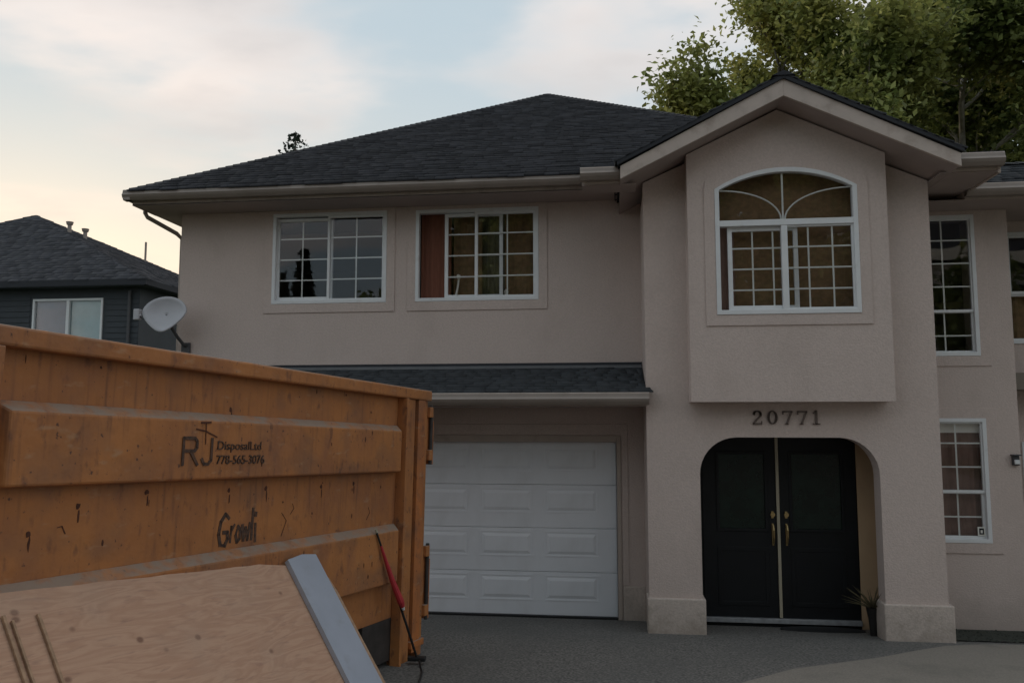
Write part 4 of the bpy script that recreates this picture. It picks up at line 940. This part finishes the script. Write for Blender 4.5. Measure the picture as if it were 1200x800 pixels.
# ------------------------------------------------------------------ trees
def leaves_mesh(name, C, Nn, S, m, parent, jitter=.5):
    n = len(C); r = RNG
    nrm = Nn+r.normal(0, jitter, (n, 3)); nrm /= np.linalg.norm(nrm, axis=1)[:, None]+1e-9
    a = np.cross(nrm, r.normal(0, 1, (n, 3))); a /= np.linalg.norm(a, axis=1)[:, None]+1e-9; b = np.cross(nrm, a)
    S = S[:, None]
    fold = nrm*S*.25
    V = np.stack([C-a*S, C-b*S*.62+fold, C+a*S*.9, C+b*S*.62+fold], 1).reshape(-1, 3)
    idx = np.arange(n)[:, None]*4+np.array([[0, 1, 2, 3]])
    o = bigmesh(name, V, idx, m, parent); o['kind'] = 'stuff'; return o
def grow(mb, p, d, L_, r_, depth, tips, spread=.55, up=.12, rnd=None, droop=0):
    rnd = rnd or random
    pts = [Vector(p)]; q = Vector(p); dd = Vector(d).normalized(); n = 4
    for i in range(n):
        dd = (dd+Vector((rnd.gauss(0, .13), rnd.gauss(0, .13), rnd.gauss(0, .08)+up*.3-droop))).normalized(); q = q+dd*L_/n; pts.append(q.copy())
    rs = [r_*(1-.45*i/n) for i in range(n+1)]
    mb.tube(pts, rs, 7 if depth > 1 else 4, cap=False)
    if depth <= 1:
        for i in range(1, n+1): tips.append((pts[i], dd.copy()))
    if depth == 0: return
    k = 3 if depth > 1 else 3
    for j in range(k+(1 if depth >= 2 else 0)):
        t = rnd.uniform(.35, 1); i = min(int(t*n), n-1); b = pts[i].lerp(pts[i+1], t*n-i)
        ax_ = Vector((rnd.gauss(0, 1), rnd.gauss(0, 1), rnd.gauss(0, .6))).normalized()
        nd = (dd+ax_*spread*rnd.uniform(.7, 1.5)+Vector((0, 0, up))).normalized()
        grow(mb, b, nd, L_*rnd.uniform(.55, .78), rs[i]*.62, depth-1, tips, spread, up, rnd, droop)
    grow(mb, pts[-1], dd, L_*.7, rs[-1], depth-1, tips, spread, up, rnd, droop)
def tree(loc, h, trunk_h, m_leaf, label, seed, per=60, rad_=.55, leaf=.075, first=2.6, r0=.22, limbs=7, bark=m_bark, cat='tree', lean=(0, 0), name='maple_tree', depth=3):
    rnd = random.Random(seed); t = empty(name, loc, label, cat); mb = MB(); tips = []
    base = Vector((0, 0, -.3)); top_ = Vector((lean[0], lean[1], h*.72))
    P = [base.lerp(top_, k/8)+Vector((rnd.gauss(0, .08), rnd.gauss(0, .08), 0)) for k in range(9)]
    mb.tube(P, [r0*(1-.8*k/8) for k in range(9)], 10)
    for j in range(limbs):
        f_ = trunk_h/h+(.72-trunk_h/h)*(j+.3)/limbs; f_ /= .72; i = min(int(f_*8), 7); b = P[i].lerp(P[i+1], f_*8-i)
        a = j*2.399+rnd.uniform(-.4, .4); el = rnd.uniform(.15, .6)+.5*f_
        grow(mb, b, Vector((math.cos(a), math.sin(a), el)), first*(1.15-.45*f_)*rnd.uniform(.85, 1.15), r0*.42*(1.1-.6*f_), depth, tips, .55, .10, rnd)
    grow(mb, P[-1], Vector((0, 0, 1)), first*.7, r0*.25, depth, tips, .6, .2, rnd)
    mb.build('trunk', bark, t)
    T = np.array([p[:] for p, _ in tips]); n = len(T)
    C = np.repeat(T, per, 0)+np.clip(RNG.normal(0, 1, (n*per, 3)), -1.7, 1.7)*np.array([rad_*.5, rad_*.5, rad_*.36])*RNG.uniform(.5, 1.4, (n, 1)).repeat(per, 0)
    keep = RNG.random(len(C)) < (.45+.55*RNG.random(n).repeat(per)); C = C[keep]
    Nn = np.tile([0, -.15, .9], (len(C), 1)).astype(float)
    leaves_mesh('crown', C, Nn, leaf*RNG.uniform(.6, 1.3, len(C)), m_leaf, t, .75)
    print('tree', label[:20], n, len(C))
    return t
tree((3.9, 18.8, -.1), 12.5, 5.0, m_leafA, 'olive-yellow leafy tree rising behind the entrance gable', 11, per=27, leaf=.078, first=2.45, rad_=.54)
tree((8.7, 20.5, -.1), 15.5, 5.5, m_leafB, 'tall dark green leafy tree at the upper right behind the roof', 12, per=30, leaf=.086, first=2.6, rad_=.68, limbs=10, bark=m_barkw)
tree((11.3, 17.2, -.1), 10.0, 3.5, m_leafC, 'bright green leafy tree at the right edge behind the low roof', 13, per=22, leaf=.072, first=1.8, rad_=.5)
def conifer(loc, h, rb, label, seed, n=9000, z0=.12, leaf=.16, ex=.85):
    t = empty('conifer_tree', loc, label, 'tree'); rnd = np.random.default_rng(seed)
    MB().tube([(0, 0, -.3), (0, 0, h*.6), (0, 0, h)], [rb*.09, rb*.05, .02], 8).build('trunk', m_bark, t)
    nb_ = int(h*16); V = []
    for k in range(nb_):
        f_ = z0+(1-z0)*(k/nb_)**.9; z = h*f_; R_ = rb*(1-f_)**ex*rnd.uniform(.65, 1.15)+.08; a = k*2.4+rnd.uniform(-.3, .3); m_ = max(6, int(n/nb_*(.3+1.6*(1-f_))))
        s = rnd.uniform(0, 1, m_)**.7
        x = np.cos(a)*R_*s+rnd.normal(0, .05+.10*R_*.5, m_); y = np.sin(a)*R_*s+rnd.normal(0, .05+.10*R_*.5, m_); zz_ = z-R_*.28*s**1.5+rnd.normal(0, .07, m_)
        V.append(np.stack([x, y, zz_], 1))
    C = np.concatenate(V); Nn = np.tile([0, 0, .6], (len(C), 1)).astype(float)
    leaves_mesh('crown', C, Nn, leaf*rnd.uniform(.5, 1.2, len(C)), m_needle, t, .8); return t
conifer((-14.6, 35, -.3), 16.05, 4.4, 'dark conifer whose tip shows above the main roof on the left', 31, n=8500, leaf=.11, ex=.60)
# street side, behind the camera (seen in the window panes)
conifer((-13.5, -13.6, 1.1), 8.6, 1.5, 'tall narrow conifer across the street, mirrored in the left window', 32, 8000)
conifer((-14.7, -14.0, 1.1), 7.8, 1.6, 'shorter conifer left of the tall one across the street', 33, 7000)
tree((-9.0, -13.0, 1.1), 6.6, 2.0, m_leafB, 'small round tree across the street opposite the garage', 34, per=22, leaf=.16, first=1.6, rad_=.7, limbs=6, depth=2)
tree((-3.6, -15.5, 1.1), 13.5, 2.0, m_leafB, 'tall leafy tree across the street opposite the second window', 38, per=26, leaf=.20, first=2.5, rad_=.9, limbs=9, depth=2)
tree((4.2, -14.5, 1.1), 13.5, 2.5, m_leafB, 'tall leafy tree across the street opposite the front doors', 36, per=26, leaf=.20, first=2.6, rad_=.9, limbs=9, depth=2)
tree((7.2, -14.0, 1.1), 13.5, 2.0, m_leafB, 'tall leafy tree on the verge to the right of the drive', 37, per=26, leaf=.20, first=2.6, rad_=.9, limbs=9, depth=2)
tree((12.6, -8.5, 1.1), 6.6, 1.5, m_leafB, 'low leafy tree on the near verge opposite the tall right window', 39, per=30, leaf=.16, first=1.7, rad_=.7, limbs=7, depth=2)
tree((-6.6, -16.5, 1.1), 12.5, 2.0, m_leafB, 'tall leafy tree across the street opposite the gap between the upper windows', 41, per=26, leaf=.20, first=2.2, rad_=.9, limbs=9, depth=2)  # out of view, added to cover the sky mirrored in window 2
tree((.6, -17.0, 1.1), 14.0, 2.0, m_leafB, 'tallest leafy tree across the street opposite the garage corner', 42, per=26, leaf=.20, first=2.5, rad_=.9, limbs=9, depth=2)  # out of view, added to close bright sky holes in the arched panes
# house across the street
oh = empty('white_house', (15.5, -17, 1.15), 'white sided house with a grey roof across the street', 'house')
MB().plate(rect(-7, 7, -.1, 5.6), [rect(-5, -3.2, 3.2, 4.6), rect(1, 3, 3.2, 4.6), rect(-.8, .3, 0, 2.1)], lambda a, b, t: (a, 4-t, b), .2).build('wall', m_house_w, oh)
MB().box(-7, -6.8, -4, 3.8, -.1, 5.6).box(6.8, 7, -4, 3.8, -.1, 5.6).box(-6.8, 6.8, -4, -3.8, -.1, 5.6).build('wall', m_house_w, oh)
MB().prism([(-4.6, 5.5), (0, 7.9), (4.6, 5.5), (4.6, 5.3), (0, 7.7), (-4.6, 5.3)], lambda t, a, b: (t, a, b), -7.6, 7.6).build('roof', m_nbshing, oh)
MB().box(-7.6, 7.6, 4.6, 4.66, 5.2, 5.52).build('fascia', m_white, oh)
MB().box(-5, -3.2, 3.9, 3.92, 3.2, 4.6).box(1, 3, 3.9, 3.92, 3.2, 4.6).build('pane', m_doorglass, oh)
MB().box(-.8, .3, 3.86, 3.9, 0, 2.1).build('door', m_curt_red, oh)
oh.scale = (1, 1, 1.42)
print('objects', len(bpy.data.objects))
